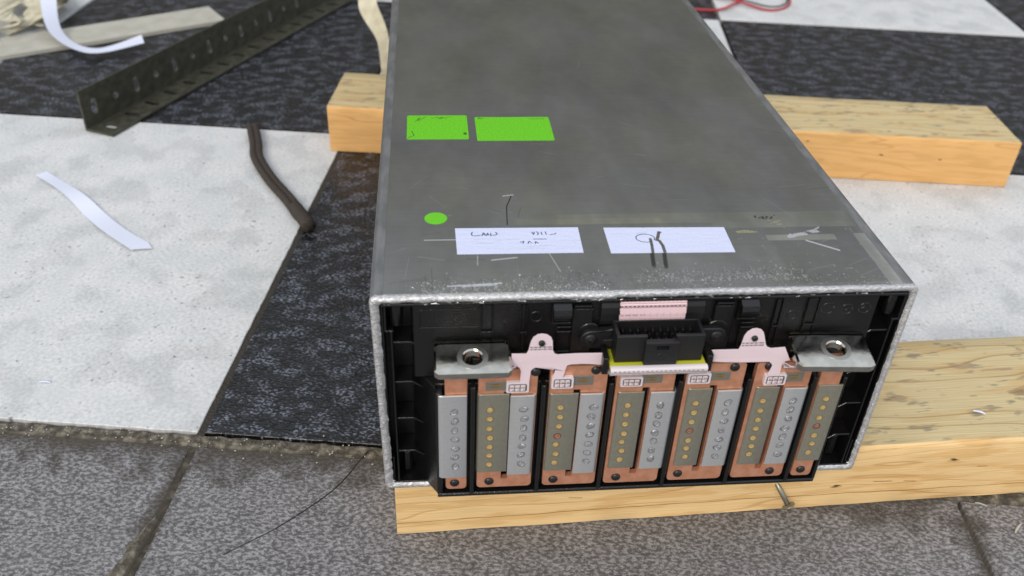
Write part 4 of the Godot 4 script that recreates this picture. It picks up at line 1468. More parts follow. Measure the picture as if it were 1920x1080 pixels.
func build_connector(root: Node3D) -> void:
	var s := begin()
	box(s, 95.3, 135.0, 80.6, 82.2, 2.0, 16.4, 0.15)
	var board := put("circuit_board", s, mats.board, root)
	# film folded round the front edge of the board
	s = begin()
	s.set_smooth_group(1)
	var path := [[14.6, 82.45], [16.2, 82.5], [16.9, 82.0], [17.0, 81.2], [16.8, 79.6], [15.8, 78.4], [13.5, 77.6], [9.5, 77.2]]
	for i in path.size() - 1:
		quad(s, Vector3(95.1, path[i + 1][1], path[i + 1][0]) * MM, Vector3(135.3, path[i + 1][1], path[i + 1][0]) * MM, Vector3(135.3, path[i][1], path[i][0]) * MM, Vector3(95.1, path[i][1], path[i][0]) * MM)
	var fold := put("film_fold", s, mats.flex_white, board)
	s = begin()
	dashes(s, 96.4, 134.0, 81.2, 17.02, 1.9, 1.15, 0.3)
	box(s, 95.3, 135.1, 80.3, 80.5, 16.6, 17.0, 0)
	put("fold_print", s, mats.ink, board)
	for x in [92.6, 136.0]:
		s = begin()
		box(s, x, x + 2.4, 76.5, 85.0, -1, 13.0, 0.4)
		put("side_bracket", s, mats.plastic, board)

	s = begin()
	var x0 := 97.2
	var x1 := 133.4
	box(s, x0, x1, 82.3, 95.6, 0.8, 2.0, 0.2)           # rear wall
	box(s, x0, x0 + 1.3, 82.3, 95.6, 2.0, 11.0, 0.0)    # ends
	box(s, x1 - 1.3, x1, 82.3, 95.6, 2.0, 11.0, 0.0)
	box(s, x0 + 1.3, x1 - 1.3, 82.3, 86.0, 2.0, 11.0, 0)   # floor
	box(s, x0, 109.6, 82.3, 95.6, 11.0, 12.4, 0.25)     # front wall, open for the key
	box(s, 121.4, x1, 82.3, 95.6, 11.0, 12.4, 0.25)
	box(s, 109.6, 121.4, 82.3, 93.0, 11.0, 12.4, 0)
	# key box with its window
	box(s, 108.8, 110.2, 81.9, 93.8, 12.0, 14.6, 0.2)
	box(s, 120.9, 122.4, 81.9, 93.8, 12.0, 14.6, 0.2)
	box(s, 110.0, 121.1, 81.9, 90.2, 12.2, 14.6, 0)
	box(s, 110.0, 121.1, 92.2, 93.6, 13.2, 14.6, 0.1)
	box(s, 110.0, 113.2, 90.2, 92.2, 13.2, 14.6, 0)
	box(s, 118.4, 121.1, 90.2, 92.2, 13.2, 14.6, 0)
	var con := put("connector", s, mats.plastic_matt, root)
	for k in 10:
		s = begin()
		box(s, 101.0 + k * 3.15, 101.7 + k * 3.15, 86.0, 92.2, 1.9, 4.2, 0.15)
		put("keying_rib", s, mats.plastic_matt, con)
	for k in 9:
		for r in 2:
			s = begin()
			box(s, 102.6 + k * 3.15, 103.15 + k * 3.15, 85.9, 91.4, 5.2 + r * 2.9, 5.75 + r * 2.9, 0.1)
			put("pin", s, mats.rubber, con)
	# embossed round mark on the key
	s = begin()
	var prof := PackedVector2Array([Vector2(2.3, 0), Vector2(2.2, 0.14), Vector2(1.95, 0.14), Vector2(1.85, 0)])
	for i in prof.size(): prof[i] *= MM
	lathe(s, prof, 24, Transform3D(Basis.IDENTITY, Vector3(115.6, 86.2, 14.58) * MM))
	for q in [[-1.0, 0.4], [0.0, -0.5], [1.0, 0.5]]:
		prism(s, circle(Vector2(q[0], q[1]) * MM, 0.55 * MM, 8), 0.0, 0.00014, 0.00005, Transform3D(Basis.IDENTITY, Vector3(115.6, 86.2, 14.58) * MM))
	put("embossed_mark", s, mats.plastic_matt, con)
	# mounting ears with their rivets
	for side in 2:
		var cx := 88.6 if side == 0 else 141.6
		var tow := 1.0 if side == 0 else -1.0
		s = begin()
		var o := PackedVector2Array()
		for k in 13:
			var a := PI / 2 + PI * k / 12
			o.append(Vector2(cx + 4.4 * cos(a) * tow, 87.2 + 4.4 * sin(a)) * MM)
		o.append(Vector2(cx + 5.5 * tow, 82.8) * MM)
		o.append(Vector2(cx + 8.7 * tow, 80.9) * MM)
		o.append(Vector2(cx + 8.7 * tow, 92.6) * MM)
		o.append(Vector2(cx + 5.5 * tow, 91.6) * MM)
		prism(s, o, 0.0008, 0.0034, 0.0004)
		var ear := put("mounting_ear", s, mats.plastic_matt, con)
		s = begin()
		prism(s, circle(Vector2(cx - 0.4 * tow, 89.6) * MM, 4.6 * MM, 24), -0.0012, 0.0012, 0.0003)
		put("boss", s, mats.plastic, ear)
		s = begin()
		prof = PackedVector2Array()
		for k in 6:
			var a := k * PI / 11
			prof.append(Vector2(2.9 * cos(a), 1.1 * sin(a)) * MM)
		prof.append(Vector2(1.0, 1.15) * MM)
		prof.append(Vector2(0.8, 0.85) * MM)
		prof.append(Vector2(0.001, 0.85) * MM)
		lathe(s, prof, 20, Transform3D(Basis.IDENTITY, Vector3(cx, 87.2, 3.3) * MM))
		put("rivet", s, mats.plastic_matt, ear)
		if side == 0:
			s = begin()
			prism(s, PackedVector2Array([Vector2(93.2, 88.4) * MM, Vector2(93.4, 86.8) * MM, Vector2(97.3, 84.6) * MM, Vector2(97.3, 88.6) * MM]), 0.003, 0.0052, 0.0002)
			put("gusset", s, mats.plastic_matt, ear)

func build_terminal(root: Node3D, x0: float, x1: float, y: float, zb: float, zf: float, yaw: float, hole: Vector2, th: float) -> void:
	# a thick plated strip bent over the top: upright leg against the frame, flat tongue with a hole towards the viewer
	var t := Node3D.new()
	t.name = "terminal"
	root.add_child(t, true)
	t.position = Vector3((x0 + x1) / 2, y, zb) * MM
	t.rotation = Vector3(deg_to_rad(10.0), yaw, 0)
	var hw := (x1 - x0) / 2
	var s := begin()
	var r := 4.6
	# tongue: local x, depth (zf - zb), up = local z
	var fr := Transform3D(Basis(Vector3(1, 0, 0), Vector3(0, 0, -1), Vector3(0, 1, 0)), Vector3.ZERO)
	var c := Vector2(hole.x, -hole.y) * MM
	var n := 48
	var outl := ring_rect(-hw * MM, hw * MM, -(zf - zb) * MM, -r * MM, 1.6 * MM, c, n)
	# keep the rear corners square so that the bend joins
	for i in n:
		if outl[i].y > (-r - 1.7) * MM and absf(outl[i].x) > (hw - 1.7) * MM:
			outl[i] = Vector2(signf(outl[i].x) * hw * MM, outl[i].y)
		if absf(outl[i].y + r * MM) < 0.00002:
			outl[i].y = -r * MM
	holed(s, outl, circle(c, 4.0 * MM, n), -th * MM, 0.0, 0.0008, fr)
	# bend and leg
	s.set_smooth_group(1)
	var prof := []
	var steps := 8
	for k in steps + 1:
		var a := PI / 2 * k / steps
		prof.append([Vector2(r - r * sin(a), -r + r * cos(a)), Vector2(r - (r - th) * sin(a), -r + (r - th) * cos(a))])
	prof.append([Vector2(0, -15.0), Vector2(th, -15.0)])
	var hb := hw - 0.35
	for k in prof.size() - 1:
		var a: Vector2 = prof[k][0]
		var b: Vector2 = prof[k + 1][0]
		var ai: Vector2 = prof[k][1]
		var bi: Vector2 = prof[k + 1][1]
		var cut0 := minf(1.0, k / 4.0) * 1.8
		var cut1 := minf(1.0, (k + 1) / 4.0) * 1.8
		var w0 := hb - cut0
		var w1 := hb - cut1
		quad(s, Vector3(-w0, a.y, a.x) * MM, Vector3(w0, a.y, a.x) * MM, Vector3(w1, b.y, b.x) * MM, Vector3(-w1, b.y, b.x) * MM)
		quad(s, Vector3(w0, ai.y, ai.x) * MM, Vector3(-w0, ai.y, ai.x) * MM, Vector3(-w1, bi.y, bi.x) * MM, Vector3(w1, bi.y, bi.x) * MM)
		quad(s, Vector3(-w0, ai.y, ai.x) * MM, Vector3(-w0, a.y, a.x) * MM, Vector3(-w1, b.y, b.x) * MM, Vector3(-w1, bi.y, bi.x) * MM)
		quad(s, Vector3(w0, a.y, a.x) * MM, Vector3(w0, ai.y, ai.x) * MM, Vector3(w1, bi.y, bi.x) * MM, Vector3(w1, b.y, b.x) * MM)
	s.set_smooth_group(-1)
	put("tongue", s, mats.tinned_steel, t)
	s = begin()
	holed(s, circle(c, 6.3 * MM, n), circle(c, 4.4 * MM, n), 0.00001, 0.00007, 0.0, fr)
	put("washer_mark", s, mats.worn_ring, t)

func build_stickers(root: Node3D) -> void:
	var flat := Basis(Vector3(1, 0, 0), Vector3(0, 0, -1), Vector3(0, 1, 0))
	var y := (BH + 0.29 - 1.8 * 0.0) * MM
	var on_top := Transform3D(flat, Vector3(0, y, 0))
	# first paper label: pen writing rubbed away, creased
	var im := print_picture(768, 288, Color(0.785, 0.81, 0.905), 710, 0.035)
	var pen := Color(0.20, 0.24, 0.36, 0.9)
	var faint := Color(0.62, 0.65, 0.74, 0.55)
	rng.seed = 5
	for k in 10:
		var p := Vector2(rng.randf_range(60, 660), rng.randf_range(60, 240))
		var pts := [p]
		for i in 9:
			p += Vector2(rng.randf_range(10, 26), rng.randfn(0, 4))
			pts.append(p)
		stroke(im, pts, 0.9, faint)
	for k in 340:
		stamp(im, Vector2(rng.randf_range(430, 750), rng.randf_range(165, 260)), rng.randf_range(0.5, 1.6), Color(0.35, 0.36, 0.40, rng.randf_range(0.1, 0.55)))
	stroke(im, [Vector2(104, 44), Vector2(96, 65), Vector2(100, 83), Vector2(120, 89), Vector2(150, 83)], 3.2, pen)
	stroke(im, [Vector2(160, 86), Vector2(172, 53), Vector2(184, 83), Vector2(166, 74)], 3.2, pen)
	stroke(im, [Vector2(190, 86), Vector2(196, 59), Vector2(204, 83)], 3.2, pen)
	stroke(im, [Vector2(216, 59), Vector2(216, 92)], 3.2, pen)
	stroke(im, [Vector2(228, 86), Vector2(248, 80), Vector2(256, 62), Vector2(246, 50)], 3.2, pen)
	stroke(im, [Vector2(472, 53), Vector2(480, 83), Vector2(488, 53)], 3.2, pen)
	stroke(im, [Vector2(502, 50), Vector2(512, 68), Vector2(504, 86)], 3.2, pen)
	stroke(im, [Vector2(530, 56), Vector2(532, 83)], 3.2, pen)
	stroke(im, [Vector2(556, 53), Vector2(560, 83)], 3.2, pen)
	stroke(im, [Vector2(584, 86), Vector2(612, 80), Vector2(622, 68)], 3.2, pen)
	stroke(im, [Vector2(474, 134), Vector2(552, 136)], 3.2, pen)
	stroke(im, [Vector2(390, 167), Vector2(412, 159), Vector2(404, 181)], 3.2, pen)
	stroke(im, [Vector2(436, 181), Vector2(444, 159), Vector2(458, 173)], 3.2, pen)
	stroke(im, [Vector2(480, 184), Vector2(484, 162), Vector2(498, 181)], 3.2, pen)
	var m := pictured(im, 0.6)
	var bump := im.duplicate()
	uv_org = Vector2(34.8, 29.9) * MM
	uv_size = Vector2(54.6, 20.8) * MM
	var s := begin()
	prism(s, PackedVector2Array([Vector2(34.9, 29.9) * MM, Vector2(88.9, 29.6) * MM, Vector2(89.5, 50.3) * MM, Vector2(34.7, 50.9) * MM]), -0.0001, 0.00012, 0.00003, on_top)
	bumpy(m, ntex(noise(711, 0.02, 4), 256), 0.014)
	put("paper_label", s, m, root).set_meta("label", "white paper label with faded handwriting, wrinkled")
	# second paper label: a pen circle and a dark torn streak
	im = print_picture(768, 288, Color(0.785, 0.81, 0.905), 720, 0.035)
	for k in 6:
		var p := Vector2(rng.randf_range(20, 200), rng.randf_range(50, 75))
		stroke(im, [p, p + Vector2(40, 3), p + Vector2(70, -4)], 0.9, faint)
	for k in 260:
		stamp(im, Vector2(rng.randf_range(380, 760), rng.randf_range(10, 270)), rng.randf_range(0.5, 1.4), Color(0.55, 0.58, 0.64, rng.randf_range(0.1, 0.4)))
	var ring := []
	for k in 23:
		ring.append(Vector2(240, 122) + Vector2(-58 * cos(k * 0.27 + 2.6), 46 * sin(k * 0.27 + 2.6)))
	stroke(im, ring, 3.0, Color(0.20, 0.24, 0.32, 0.9))
	for q in [[[340, 56], [322, 110], [306, 150], 11.0], [[270, 130], [264, 200], [252, 288], 10.0], [[320, 150], [330, 210], [326, 288], 11.0], [[336, 50], [352, 56], [336, 70], 6.0]]:
		stroke(im, [Vector2(q[0][0], q[0][1]), Vector2(q[1][0], q[1][1]), Vector2(q[2][0], q[2][1])], q[3], Color(0.27, 0.26, 0.24, 0.5))
	m = pictured(im, 0.6)
	bumpy(m, ntex(noise(721, 0.02, 4), 256), 0.014)
	uv_org = Vector2(100.8, 28.4) * MM
	uv_size = Vector2(55.0, 20.8) * MM
	s = begin()
	prism(s, PackedVector2Array([Vector2(100.7, 28.7) * MM, Vector2(155.2, 28.0) * MM, Vector2(156.0, 48.6) * MM, Vector2(100.9, 49.7) * MM]), -0.0001, 0.00012, 0.00003, on_top)
	put("paper_label", s, m, root).set_meta("label", "white paper label with a pen circle and a dark torn streak")
	# green dot
	var green := std(lin(0.12, 0.50, 0.005), 0.5)
	bumpy(green, mats.medium, 0.01)
	tri_uv(green, Vector3.ONE * 20)
	s = begin()
	prism(s, circle(Vector2(26.4, 59.8) * MM, 5.1 * MM, 32), -0.0001, 0.00014, 0.00003, on_top)
	put("round_sticker", s, green, root).set_meta("label", "round green sticker")
	# green stickers further back
	im = print_picture(512, 448, Color(0.38, 0.735, 0.04), 730, 0.16)
	var dk := Color(0.10, 0.20, 0.03, 0.8)
	stroke(im, [Vector2(70, 120), Vector2(110, 40), Vector2(90, 110), Vector2(160, 30)], 2.5, dk)
	stroke(im, [Vector2(210, 60), Vector2(260, 40), Vector2(310, 44), Vector2(260, 70), Vector2(300, 60), Vector2(380, 30)], 2.5, dk)
	im.fill_rect(Rect2i(470, 330, 26, 40), Color(0.20, 0.35, 0.05))
	stroke(im, [Vector2(10, 420), Vector2(60, 380), Vector2(40, 300)], 3, dk)
	uv_org = Vector2(12.6, 140.6) * MM
	uv_size = Vector2(32.6, 30.0) * MM
	s = begin()
	var o := rect(12.6, 45.2, 140.6, 170.4, 1.0, 3)
	for i in o.size(): o[i] *= MM
	prism(s, o, -0.0001, 0.00014, 0.00003, on_top)
	put("green_sticker", s, pictured(im, 0.36), root).set_meta("label", "square green sticker with pen scribbles and a worn corner")
	im = print_picture(640, 448, Color(0.38, 0.735, 0.04), 740, 0.16)
	stroke(im, [Vector2(30, 24), Vector2(48, 24)], 3, dk)
	stroke(im, [Vector2(30, 24), Vector2(30, 42), Vector2(48, 42)], 3, dk)
	stroke(im, [Vector2(56, 24), Vector2(56, 42)], 3, dk)
	stroke(im, [Vector2(70, 24), Vector2(78, 40)], 3, dk)
	for k in 7:
		stroke(im, [Vector2(470 + k * 18, 46), Vector2(478 + k * 18, 38 + (k % 3) * 6), Vector2(484 + k * 18, 50)], 2.2, dk)
	uv_org = Vector2(49.4, 138.6) * MM
	uv_size = Vector2(41.0, 30.0) * MM
	s = begin()
	o = rect(49.4, 90.4, 138.6, 168.0, 1.0, 3)
	for i in o.size(): o[i] *= MM
	prism(s, o, -0.0001, 0.00014, 0.00003, on_top)
	put("green_sticker", s, pictured(im, 0.36), root).set_meta("label", "wide green sticker with small print")
	uv_org = Vector2.ZERO
	uv_size = Vector2.ONE

func build_module() -> void:
	var root := thing("battery_module", "long grey metal battery module with its sawn end open, showing copper bars and black plastic", "battery", Vector3(0, WOOD_H, 0))
	build_casing(root)
	build_frame(root)
	build_bars(root)
	build_flex(root)
	build_connector(root)
	build_terminal(root, 24.2, 55.2, 87.3, -2.6, 17.8, 0.0, Vector2(0.0, 12.4), 3.9)
	build_terminal(root, 174.0, 206.6, 87.0, -2.4, 19.6, deg_to_rad(-3.0), Vector2(1.8, 12.6), 3.9)
	build_stickers(root)

# ------------------------------------------------------------------ small things round it
func build_small() -> void:
	# paper strips
	var s := begin()
	var c := curve([Vector3(-0.292, 0.0012, -0.392), Vector3(-0.2579, 0.0016, -0.3587), Vector3(-0.2294, 0.0012, -0.3232), Vector3(-0.208, 0.0024, -0.298), Vector3(-0.184, 0.0010, -0.2766)], 0.005)
	var h := PackedVector3Array()
	for i in c.size():
		var t := float(i) / (c.size() - 1)
		var d := (c[mini(i + 1, c.size() - 1)] - c[maxi(i - 1, 0)]).normalized()
		var w := lerpf(0.0048, 0.0072, t)
		var v := d.cross(Vector3.UP).normalized() * w
		if t > 0.98:
			v = Vector3(0.0080, 0, 0.0024)
		h.append(v + Vector3.UP * 0.0009 * sin(t * 9.0))
	strip(s, c, h, 0.00025, true)
	tag(put("paper_strip", s, mats.paper), "narrow white paper strip lying on the pale tile left of the battery", "paper strip", "")

	s = begin()
	c = curve([Vector3(-0.430, 0.025, -0.90), Vector3(-0.402, 0.055, -0.80), Vector3(-0.392, 0.030, -0.74), Vector3(-0.37, 0.012, -0.69), Vector3(-0.325, 0.0075, -0.655), Vector3(-0.283, 0.008, -0.690)], 0.006)
	h = PackedVector3Array()
	for i in c.size():
		var t := float(i) / (c.size() - 1)
		h.append(Vector3(0.0085, 0.002 * sin(t * 7), 0.004 * cos(t * 3)).rotated(Vector3.UP, t * 1.5))
	strip(s, c, h, 0.00025, true)
	tag(put("paper_strip", s, mats.paper), "curled white paper strip draped over the pale board at the back left", "paper strip", "")

	# pale flat board
	s = begin()
	var dir := Vector3(-0.865, 0, 0.501)
	var across := Vector3(0.501, 0, 0.865)
	var b := Basis(dir, -across, Vector3.UP)
	prism(s, PackedVector2Array([Vector2(0, -0.0275), Vector2(0.42, -0.0275), Vector2(0.42, 0.0275), Vector2(0.0, 0.0275)]), 0.0006, 0.0052, 0.0006, Transform3D(b, Vector3(-0.2225, 0, -0.789)))
	var board := thing("pale_board", "pale beige flat board lying on the black tile beside the slotted bar", "board", Vector3.ZERO)
	put("panel", s, mats.bone, board)
	s = begin()
	prism(s, rect(0.016, 0.0175, -0.0268, 0.0268), 0.0052, 0.0056, 0.0001, Transform3D(b, Vector3(-0.2225, 0, -0.789)))
	put("raised_ridge", s, mats.bone, board)

	# slotted steel angle
	var bar := thing("slotted_angle_bar", "olive slotted steel angle bar standing on the black tile at the back left", "angle bar", Vector3(-0.281, 0.0, -0.474))
	var along := Vector3(0.431, 0, -0.902)
	var right := Vector3(0.902, 0, 0.431)
	for fl in 2:
		s = begin()
		var t := Transform3D(Basis(along, Vector3.UP, right), Vector3(0, 0.0008, 0)) if fl == 0 else Transform3D(Basis(along, -right, Vector3.UP), Vector3(0, 0.0008, 0))
		for k in 22:
			var n := 28
			var high := fl == 0
			var y0 := 0.0 if high else -0.030
			var y1 := 0.037 if high else -0.0021
			var cx := k * 0.028 + 0.014
			var cy := (y0 + y1) / 2
			var o := ring_rect(k * 0.028, k * 0.028 + 0.028, y0, y1, 0.0, Vector2(cx, cy), n) if false else PackedVector2Array()
			var hole := PackedVector2Array()
			for i in n:
				var a := TAU * i / n
				var d := Vector2(cos(a), sin(a))
				var kx := 0.014 / maxf(absf(d.x), 0.0001)
				var ky := (y1 - y0) / 2 / maxf(absf(d.y), 0.0001)
				o.append(Vector2(cx, cy) + d * minf(kx, ky))
				var hx := 0.0036 * d.x
				var hy := 0.0036 * d.y + (0.0040 * signf(d.y) if absf(d.y) > 0.2 else 0.0)
				hole.append(Vector2(cx + hx, cy + hy) if k % 2 == 0 or not high else Vector2(cx + hy, cy + hx * 0.9))
			# square corners back in
			var best := [0, 0, 0, 0]
			for q in 4:
				var corner := Vector2(cx + (0.014 if q in [0, 3] else -0.014), y1 if q < 2 else y0)
				var near := 1e9
				for i in n:
					if o[i].distance_to(corner) < near:
						near = o[i].distance_to(corner)
						best[q] = i
				o[best[q]] = corner
			if not high or k % 2 == 0:
				holed(s, o, hole, 0.0, 0.002, 0.0, t)
			else:
				# the round hole of the pattern
				holed(s, o, circle(Vector2(cx, cy), 0.0036, n), 0.0, 0.002, 0.0, t)
		put("flange", s, mats.olive_steel, bar)

	# brown woven cord with a bound end
	var cord := thing("woven_cord", "thick brown woven cord with a bound end lying on the tile joint", "cord", Vector3.ZERO)
	s = begin()
	var side := Vector3(0.0030, 0, 0.0012)
	var pts := curve([Vector3(-0.134, 0.0052, -0.472), Vector3(-0.126, 0.0055, -0.437), Vector3(-0.121, 0.0052, -0.410), Vector3(-0.105, 0.0048, -0.372), Vector3(-0.0865, 0.0046, -0.338), Vector3(-0.0745, 0.0046, -0.312)], 0.0012)
	for k in 2:
		var q := PackedVector3Array()
		for i in pts.size():
			var d := (pts[mini(i + 1, pts.size() - 1)] - pts[maxi(i - 1, 0)]).normalized()
			q.append(pts[i] + d.cross(Vector3.UP).normalized() * (0.0024 if k else -0.0024))
		tube(s, q, 0.0027, 12, 0.0005)
	put("braid", s, mats.cord, cord)
	s = begin()
	pts = curve([Vector3(-0.0795, 0.0062, -0.322), Vector3(-0.073, 0.0064, -0.3085), Vector3(-0.0660, 0.0066, -0.2935)], 0.0009)
	s.set_smooth_group(1)
	tube(s, pts, 0.0052, 18, 0.0003)
	put("binding", s, mats.cord, cord)

	# nail half driven into the front plank: part of the plank
	var pl: Node3D = get_node("front_plank")
	s = begin()
	var a := Vector3(0.1957, 0.0212, -0.0150)
	var e := Vector3(0.2028, 0.0098, -0.0068)
	tube(s, PackedVector3Array([a - pl.position, (a + e) / 2 - pl.position, e - pl.position]), 0.0014, 12)
	var dn := (e - a).normalized()
	var bx := dn.cross(Vector3.UP).normalized()
	var prof := PackedVector2Array([Vector2(0.001, -0.0005), Vector2(0.0033, 0.0), Vector2(0.0034, 0.0006), Vector2(0.0029, 0.0011), Vector2(0.00001, 0.0011)])
	lathe(s, prof, 18, Transform3D(Basis(bx, dn.cross(bx), dn), e - pl.position))
	put("nail", s, mats.nail, pl)

	# cream crumpled tape at the upper left
	var crum := thing("crumpled_tape", "crumpled cream masking tape heap at the far upper left corner", "masking tape", Vector3(-0.44, 0, -0.76))
	var cn := noise(640, 14.0, 3)
	for k in 4:
		s = begin()
		var base: Array = [[[-0.080, 0.030, -0.10], [-0.02, 0.028, -0.075], [0.012, 0.016, -0.03], [0.025, 0.006, 0.02]], [[-0.09, 0.012, -0.02], [-0.05, 0.030, -0.02], [-0.01, 0.022, 0.005], [0.018, 0.006, 0.035]], [[0.0, 0.004, -0.075], [0.03, 0.012, -0.065], [0.035, 0.018, -0.03], [0.022, 0.006, 0.0]], [[-0.07, 0.006, 0.06], [-0.045, 0.016, 0.055], [-0.02, 0.014, 0.05], [0.0, 0.003, 0.06]]][k]
		var cc := []
		for q in base: cc.append(Vector3(q[0], q[1], q[2]))
		c = curve(cc, 0.004)
		h = PackedVector3Array()
		for i in c.size():
			var t := float(i) / c.size()
			c[i] += Vector3(cn.get_noise_2d(i * 0.004, k), absf(cn.get_noise_2d(i * 0.004, k + 9)), cn.get_noise_2d(i * 0.004, k + 17)) * 0.005
			h.append(Vector3(0.006 * sin(t * 5 + k), 0.006 * cos(t * 4 + k * 2), 0.028 + 0.003 * sin(t * 9)).rotated(Vector3.UP, 0.3 * k + cn.get_noise_2d(i * 0.006, k + 30)))
		for i in c.size():
			c[i].y = maxf(c[i].y, absf(h[i].y) + 0.001)
		strip(s, c, h, 0.0005, true)
		put("tape_strip", s, mats.cream, crum)

	# cream tape beside the module, at the back
	var tp := thing("tape_loop", "cream strip of twisted masking tape beside the left wall of the battery", "masking tape", Vector3(-0.02, 0, -0.60))
	s = begin()
	c = curve([Vector3(0.006, 0.075, -0.02), Vector3(-0.008, 0.088, 0.0), Vector3(-0.012, 0.080, 0.01), Vector3(-0.004, 0.062, 0.022), Vector3(0.004, 0.045, 0.032), Vector3(0.008, 0.022, 0.045), Vector3(0.006, 0.006, 0.06)], 0.004)
	h = PackedVector3Array()
	for i in c.size():
		var t := float(i) / (c.size() - 1)
		h.append(Vector3(0.0125 - 0.007 * t, 0.003 * sin(t * 8), 0.004 * sin(t * 5)) * (1.0 + 0.15 * sin(t * 17)))
	strip(s, c, h, 0.0005, true)
	put("tape_strip", s, mats.cream, tp)

	# thin wires at the top
	var z := 0.0016
	var wires := [[[Vector3(0.30, z, -0.846), Vector3(0.345, z, -0.834), Vector3(0.395, z + 0.001, -0.823), Vector3(0.425, z + 0.003, -0.842), Vector3(0.448, z, -0.880), Vector3(0.46, z, -0.94)], "red", "red wire curving out from behind the battery, left of the other wire"], [[Vector3(0.39, z, -0.900), Vector3(0.425, z + 0.004, -0.862), Vector3(0.466, z, -0.828), Vector3(0.498, z, -0.843), Vector3(0.516, z, -0.885), Vector3(0.53, z, -0.95)], "red", "red wire looping on the far pale tile, right of the other wire"]]
	for w in wires:
		s = begin()
		tube(s, curve(w[0], 0.004), 0.0016, 10)
		tag(put("wire", s, mats[w[1]]), w[2], "wire", "thin wires behind the battery")
	s = begin()
	tube(s, curve([Vector3(0.40, 0.0046, -0.902), Vector3(0.434, 0.0048, -0.868), Vector3(0.470, 0.0046, -0.833), Vector3(0.497, 0.0046, -0.847), Vector3(0.512, 0.0046, -0.89), Vector3(0.524, 0.0046, -0.95)], 0.004), 0.0011, 10)
	tag(put("wire", s, mats.black_wire), "thin black wire lying along the right red wire", "wire", "thin wires behind the battery")

	# bits of litter
	var bits := [[Vector3(-0.2035, 0.0006, -0.131), 0.0035, 0.0006, 0.1, mats.paper, "tiny white plastic shred on the pale tile near the left edge"], [Vector3(0.3092, WOOD_H + 0.0011, -0.0352), 0.0030, 0.0007, 0.45, mats.paper, "small white plastic sliver on the top of the front plank"], [Vector3(0.3222, 0.0009, 0.0072), 0.0042, 0.0006, -0.7, mats.bone, "clear plastic sliver on the grey tile at the lower right"], [Vector3(0.3115, 0.0006, -0.0095), 0.0030, 0.0003, 0.5, mats.bone, "pale thread bent on the grey tile below the plank, lower right"]]
	for q in bits:
		s = begin()
		var bb := Basis(Vector3.UP, -q[3])
		var ccc := PackedVector3Array()
		var hh := PackedVector3Array()
		for i in 7:
			var t := i / 6.0 * 2 - 1
			ccc.append(q[0] + bb * Vector3(t * q[1], 0.0003 * (1 - t * t), t * t * 0.0004))
			hh.append(bb * Vector3(0, 0, q[2] * (1.0 - 0.5 * t * t)))
		strip(s, ccc, hh, 0.0006)
		tag(put("shred", s, q[4]), q[5], "litter", "shreds of litter")
	# pebbles and grit on the floor near the mortar
	rng.seed = 99
	var grit := begin()
	prism(grit, PackedVector2Array([Vector2(-0.5, -0.4), Vector2(0.4, -0.5), Vector2(0.55, 0.2), Vector2(0.0, 0.55), Vector2(-0.5, 0.3)]), 0.0, 0.5, 0.15)
	var mm := MultiMesh.new()
	mm.transform_format = MultiMesh.TRANSFORM_3D
	mm.mesh = done(grit, std(lin(0.5, 0.48, 0.44), 0.7))
	mm.instance_count = 110
	for i in mm.instance_count:
		var u := rng.randf_range(-0.16, 0.12)
		var v := -0.006 + rng.randfn(0, 0.006) if i < 120 else rng.randf_range(-0.16, 0.16)
		var k := rng.randf_range(0.0003, 0.0009)
		mm.set_instance_transform(i, Transform3D(Basis.from_euler(Vector3(-PI / 2, rng.randf() * TAU, 0)).scaled(Vector3.ONE * k), uv_to_world(u, v, 0.0001)))
	var gi := MultiMeshInstance3D.new()
	gi.name = "grit"
	gi.multimesh = mm
	add_child(gi)
	tag(gi, "fine pale grit scattered over the mortar and tiles", "grit", "", "stuff")

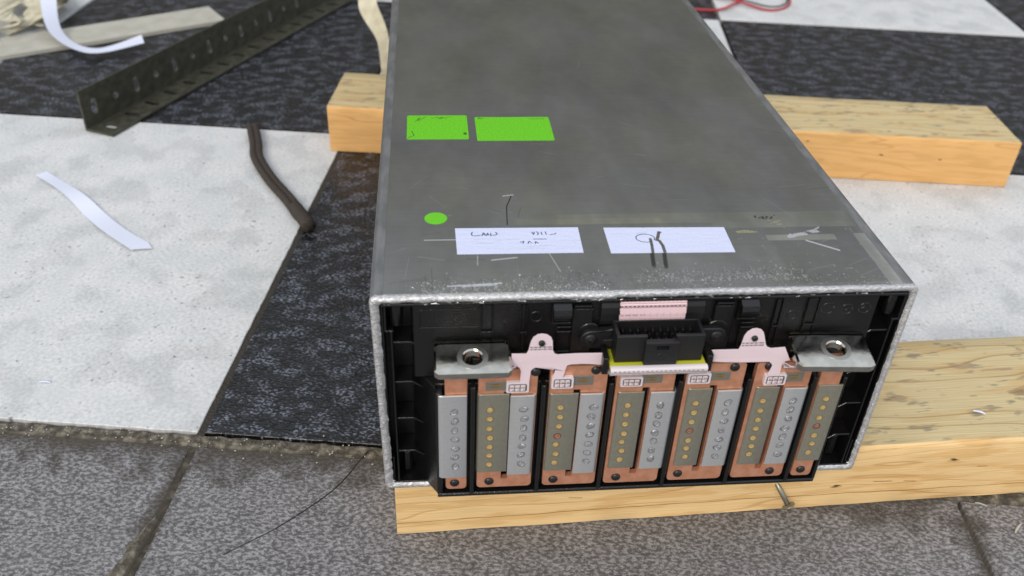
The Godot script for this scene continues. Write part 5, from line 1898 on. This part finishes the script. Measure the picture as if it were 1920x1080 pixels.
func _ready() -> void:
	# camera, sky, sun, exposure
	var cam := Camera3D.new()
	cam.name = "camera"
	add_child(cam)
	cam.position = Vector3(0.0234, 0.3546, 0.2835)
	cam.rotation_order = EULER_ORDER_YXZ
	cam.rotation_degrees = Vector3(-35.122, -6.448, 2.538)
	cam.fov = 36.11
	cam.near = 0.02
	cam.far = 900.0
	var at := CameraAttributesPhysical.new()
	at.frustum_focal_length = 36.81
	at.frustum_near = 0.02
	at.frustum_far = 900.0
	at.frustum_focus_distance = 0.44
	at.exposure_aperture = 13.5
	cam.attributes = at
	cam.current = true

	var we := WorldEnvironment.new()
	we.name = "world"
	var env := Environment.new()
	env.background_mode = Environment.BG_SKY
	var sm := ProceduralSkyMaterial.new()
	sm.sky_top_color = Color(0.87, 0.895, 0.94)
	sm.sky_horizon_color = Color(0.91, 0.915, 0.925)
	sm.sky_curve = 0.12
	sm.ground_bottom_color = Color(0.35, 0.34, 0.33)
	sm.ground_horizon_color = Color(0.55, 0.55, 0.55)
	sm.sun_angle_max = 1.0
	var sky := Sky.new()
	sky.sky_material = sm
	env.sky = sky
	env.background_energy_multiplier = 1.0
	env.tonemap_mode = Environment.TONE_MAPPER_LINEAR
	env.tonemap_exposure = 1.25
	env.sdfgi_enabled = true
	env.ssao_enabled = true
	env.ssil_enabled = true
	we.environment = env
	add_child(we)

	var sun := DirectionalLight3D.new()
	sun.name = "sun"
	sun.light_energy = 0.5
	sun.light_color = Color(1.0, 0.965, 0.92)
	sun.light_angular_distance = 24.0
	sun.shadow_enabled = true
	sun.rotation_degrees = Vector3(-38, -30, 0)
	add_child(sun)

	make_materials()
	build_floor()
	plank("front_plank", "weathered pine plank under the front end of the battery, nail in its face", Vector2(0.0045, -0.0076), Vector2(0.62, -0.0236), 0.083, mats.wood0, 0.0, 31)
	plank("rear_plank", "pine plank under the far part of the battery, its sawn right end in view", Vector2(-0.0616, -0.4320), Vector2(0.5216, -0.3535), 0.079, mats.wood1, 0.0, 32)
	build_module()
	build_small()
	# unseen wall, added and sized to give the sheet metal dark reflections
	var s := begin()
	prism(s, rect(-7, 7, 0, 2.34), 0.0, 0.25, 0.01, Transform3D(Basis.IDENTITY, Vector3(0, 0, -3.2)))
	tag(put("added_wall", s, mats.plaster), "plain plastered wall, unseen, added behind the paving to darken the metal reflections", "wall", "", "structure")
